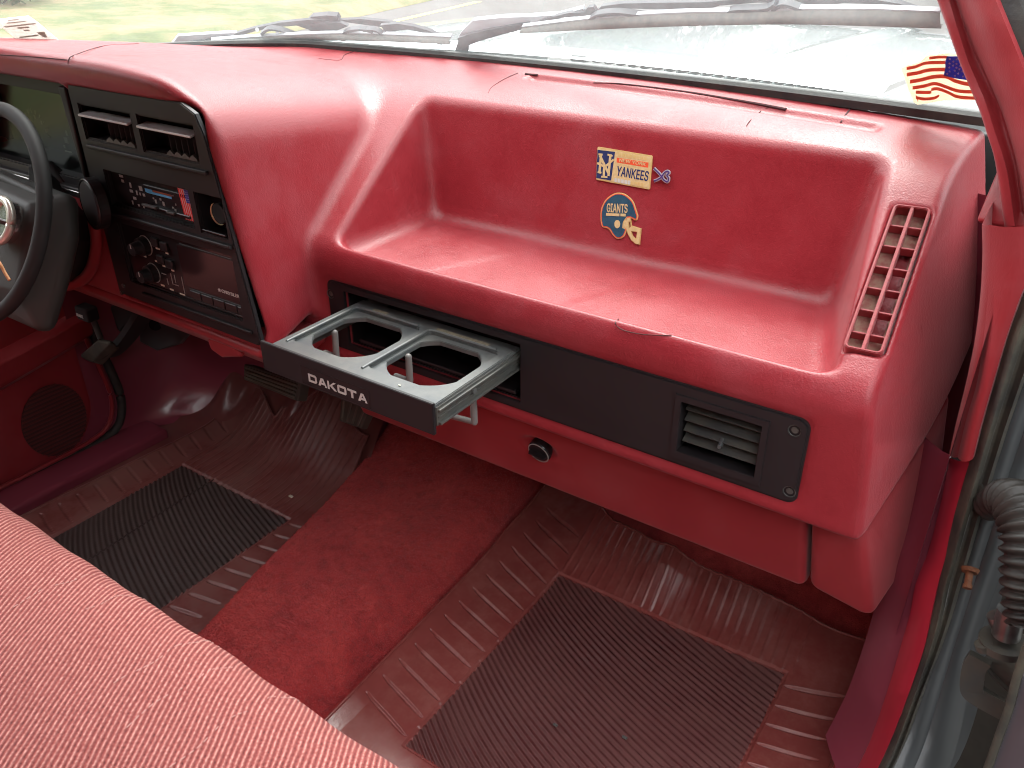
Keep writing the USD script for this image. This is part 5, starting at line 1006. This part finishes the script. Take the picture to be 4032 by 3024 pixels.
for L, w in (([(850, 545), (930, 535), (1020, 535)], 24), ([(640, 640), (720, 625), (820, 590), (1000, 583)], 28), ([(640, 698), (740, 682), (850, 655), (998, 650)], 32), ([(670, 765), (780, 745), (880, 720), (1000, 715), (1100, 760), (1250, 790), (1560, 800)], 34), ([(695, 822), (800, 805), (900, 782), (1000, 810), (1120, 850), (1280, 860), (1560, 870)], 30), ([(725, 862), (860, 862), (870, 838), (930, 830), (1020, 862), (1120, 905), (1300, 918), (1560, 925)], 28), ([(725, 910), (800, 925), (900, 915), (945, 885), (920, 865)], 26), ([(725, 895), (735, 920), (745, 945)], 18)):
    put('stripe', decal(wave_(L, w), -.0040), M['decal_red'], FD)
put('canton', decal([(1015, 528), (1250, 528), (1500, 560), (1480, 790), (1300, 760), (1180, 745), (1080, 730), (985, 705), (1000, 640), (1000, 580)], -.0044), M['decal_blue'], FD)
for x, y in ((1042, 553), (1107, 555), (1075, 577), (1145, 578), (1040, 595), (1105, 598), (1072, 614), (1138, 616), (1037, 632), (1104, 634), (1130, 648), (1165, 630), (1040, 668), (1088, 662), (1160, 668), (1018, 690), (1090, 708), (1120, 688), (1168, 714), (1200, 590), (1230, 640), (1220, 700)):
    put('star', decal([(x+11*(1 if i % 2 == 0 else .5)*math.sin(i*math.pi/5), y-11*(1 if i % 2 == 0 else .5)*math.cos(i*math.pi/5)) for i in range(10)], -.0048), M['decal_cream'], FD)
PP = thing('inspection_paper', 'white printed paper sticker at the far left bottom of the windshield', 'sticker', glass_at(100, 110, 0))
put('sheet', gpoly([(-120, 80), (0, 74), (113, 62), (150, 88), (243, 168), (243, 190), (75, 190), (62, 154), (12, 112), (-120, 112)], -.003, .0006), filmy('white_paper', (0.90, .88, .86)), PP)
for L in ([(30, 79), (72, 74), (74, 78), (32, 83)], [(25, 90), (100, 82), (102, 86), (27, 94)], [(15, 104), (140, 90), (144, 95), (20, 109)], [(66, 108), (112, 104), (116, 110), (72, 114)], [(92, 118), (114, 116), (118, 122), (96, 123)], [(75, 145), (150, 136), (152, 142), (78, 150)], [(143, 128), (175, 124), (188, 150), (170, 146)]):
    put('print_line', gpoly(L, -.004, .0004), filmy('faint_print', (0.76, .73, .70)) if L[0] == (30, 79) else UsdShade.Material.Get(stage, '/World/Looks/faint_print'), PP)

# ================================================================== OUTSIDE: ground, grass bank, markings, woods
GZ = -.45
M['asphalt'] = mat('asphalt', (0.060, 0.060, 0.058), .85, (40, .004), (1.2, .5, (.085, .083, .078)))
put('ground', field(lambda x, y: GZ+0*x, -150, 150, -60, 240, 2, 2), M['asphalt'], None, 'grey asphalt around the truck', 'ground', kind='structure')
M['grass'] = usdkit.material(stage, '/World/Looks/grass', {'g': ('geometry', {}), 'n': ('noise_texture', dict(scale=.9, detail=7.0, roughness=.7)), 'r': ('rgb_ramp', dict(ramp=[(.30, (.035, .055, .012)), (.45, (.075, .095, .022)), (.58, (.16, .125, .055)), (.75, (.20, .155, .085))])), 'b': ('bump', dict(distance=.05)), 'p': ('principled_bsdf', dict(roughness=.9))}, [('g.position', 'n.vector'), ('n.fac', 'r.fac'), ('r.color', 'p.base_color'), ('n.fac', 'b.height'), ('b.normal', 'p.normal')], surface='p.BSDF')
gx, gy = np.meshgrid(np.linspace(0, 1, 60), np.linspace(-10, 60, 120), indexing='ij')
X0 = -8.55-.30*(gy-8); XX = X0-gx*22
put('grass', grid_mesh(np.stack([XX, gy, GZ+.004+.14*np.minimum(gx*22, .15)/.15+.05*gx*22*.6+.10*meshkit.fbm(np.stack([XX*.8, gy*.8, 0*gy], -1), 4)*np.clip(gx*12, 0, 1)], -1)), M['grass'], None, 'patchy green and tan grass verge beyond the road edge', 'grass', kind='stuff', smooth=True)
M['yellow'] = mat('yellow_paint', (.62, .47, .05), .6, None, (3, .4, (.5, .42, .12)))
def mark(a, b, w, lab):
    a, b = np.array(a, float), np.array(b, float); d = unit(b-a); n = np.array([-d[1], d[0]])*w/2
    put('road_marking', tm([[*(a+n), GZ+.004], [*(a-n), GZ+.004], [*(b-n), GZ+.004], [*(b+n), GZ+.004]], [[0, 1, 2, 3]]), M['yellow'], None, lab, 'road marking', kind='structure')
mark((-7.70, 6.7), (-7.82, 8.0), .16, 'short yellow painted line on the asphalt beneath the left wiper blade'); mark((-8.22, 9.6), (-9.2, 13.4), .16, 'long yellow painted line on the asphalt above the left wiper blade')
r2 = np.random.default_rng(3); lv, lf, li = [], [], 0
def clump(c, rad, n, s):
    global li
    p = r2.normal(size=(n, 3)); p /= np.linalg.norm(p, axis=1, keepdims=True); p = c+p*(r2.random((n, 1))**.4)*rad
    a = r2.normal(size=(n, 3)); a /= np.linalg.norm(a, axis=1, keepdims=True); b = np.cross(a, r2.normal(size=(n, 3))); b /= np.linalg.norm(b, axis=1, keepdims=True)
    sz = s*(.5+r2.random((n, 1))); lv.append(np.stack([p-a*sz, p+b*sz*.6, p+a*sz, p-b*sz*.6], 1).reshape(-1, 3)); lf.append(np.arange(n*4).reshape(-1, 4)+li); li += n*4
M['leaf'] = usdkit.material(stage, '/World/Looks/leaf', {'g': ('geometry', {}), 'r': ('rgb_ramp', dict(ramp=[(0, (.05, .07, .03)), (.6, (.10, .12, .05)), (1, (.19, .18, .09))])), 'd': ('diffuse_bsdf', {}), 't': ('translucent_bsdf', {}), 'm': ('mix_closure', dict(fac=.3))}, [('g.random_per_island', 'r.fac'), ('r.color', 'd.color'), ('r.color', 't.color'), ('d.BSDF', 'm.closure1'), ('t.BSDF', 'm.closure2')], surface='m.closure')
for k in range(46):                                         # a wood edge across the front and left
    t = k/45; ang = math.radians(-62+112*t) if k < 26 else math.radians(-62+112*(k-25)/21+112+6); ang = math.radians(-62+360*t); near = 60 < math.degrees(ang) < 235; R = (13 if near else 30)+(2 if near else 7)*r2.random(); c0 = np.array([math.sin(ang)*R, math.cos(ang)*R, GZ])
    h = 7+4*r2.random()+(-.5 if near else 0)
    for j in range(12): clump(c0+np.array([r2.normal()*1.6, r2.normal()*1.6, h*(.08+.92*j/12)]), np.array([1.7, 1.7, 1.3])*(1.1-.5*abs(j/12-.5)), 190, .32)
for k in range(16):                                          # low undergrowth on the bank, seen at the top left
    y = 5.5+.55*k; c0 = np.array([-13.4-.35*(y-5)+r2.normal()*.5, y, .35]); clump(c0, np.array([.9, .9, .55]), 420, .085)
put('woods', tm(np.vstack(lv), np.vstack(lf)), M['leaf'], None, 'leafy wood edge and undergrowth beyond the road', 'trees', kind='stuff')
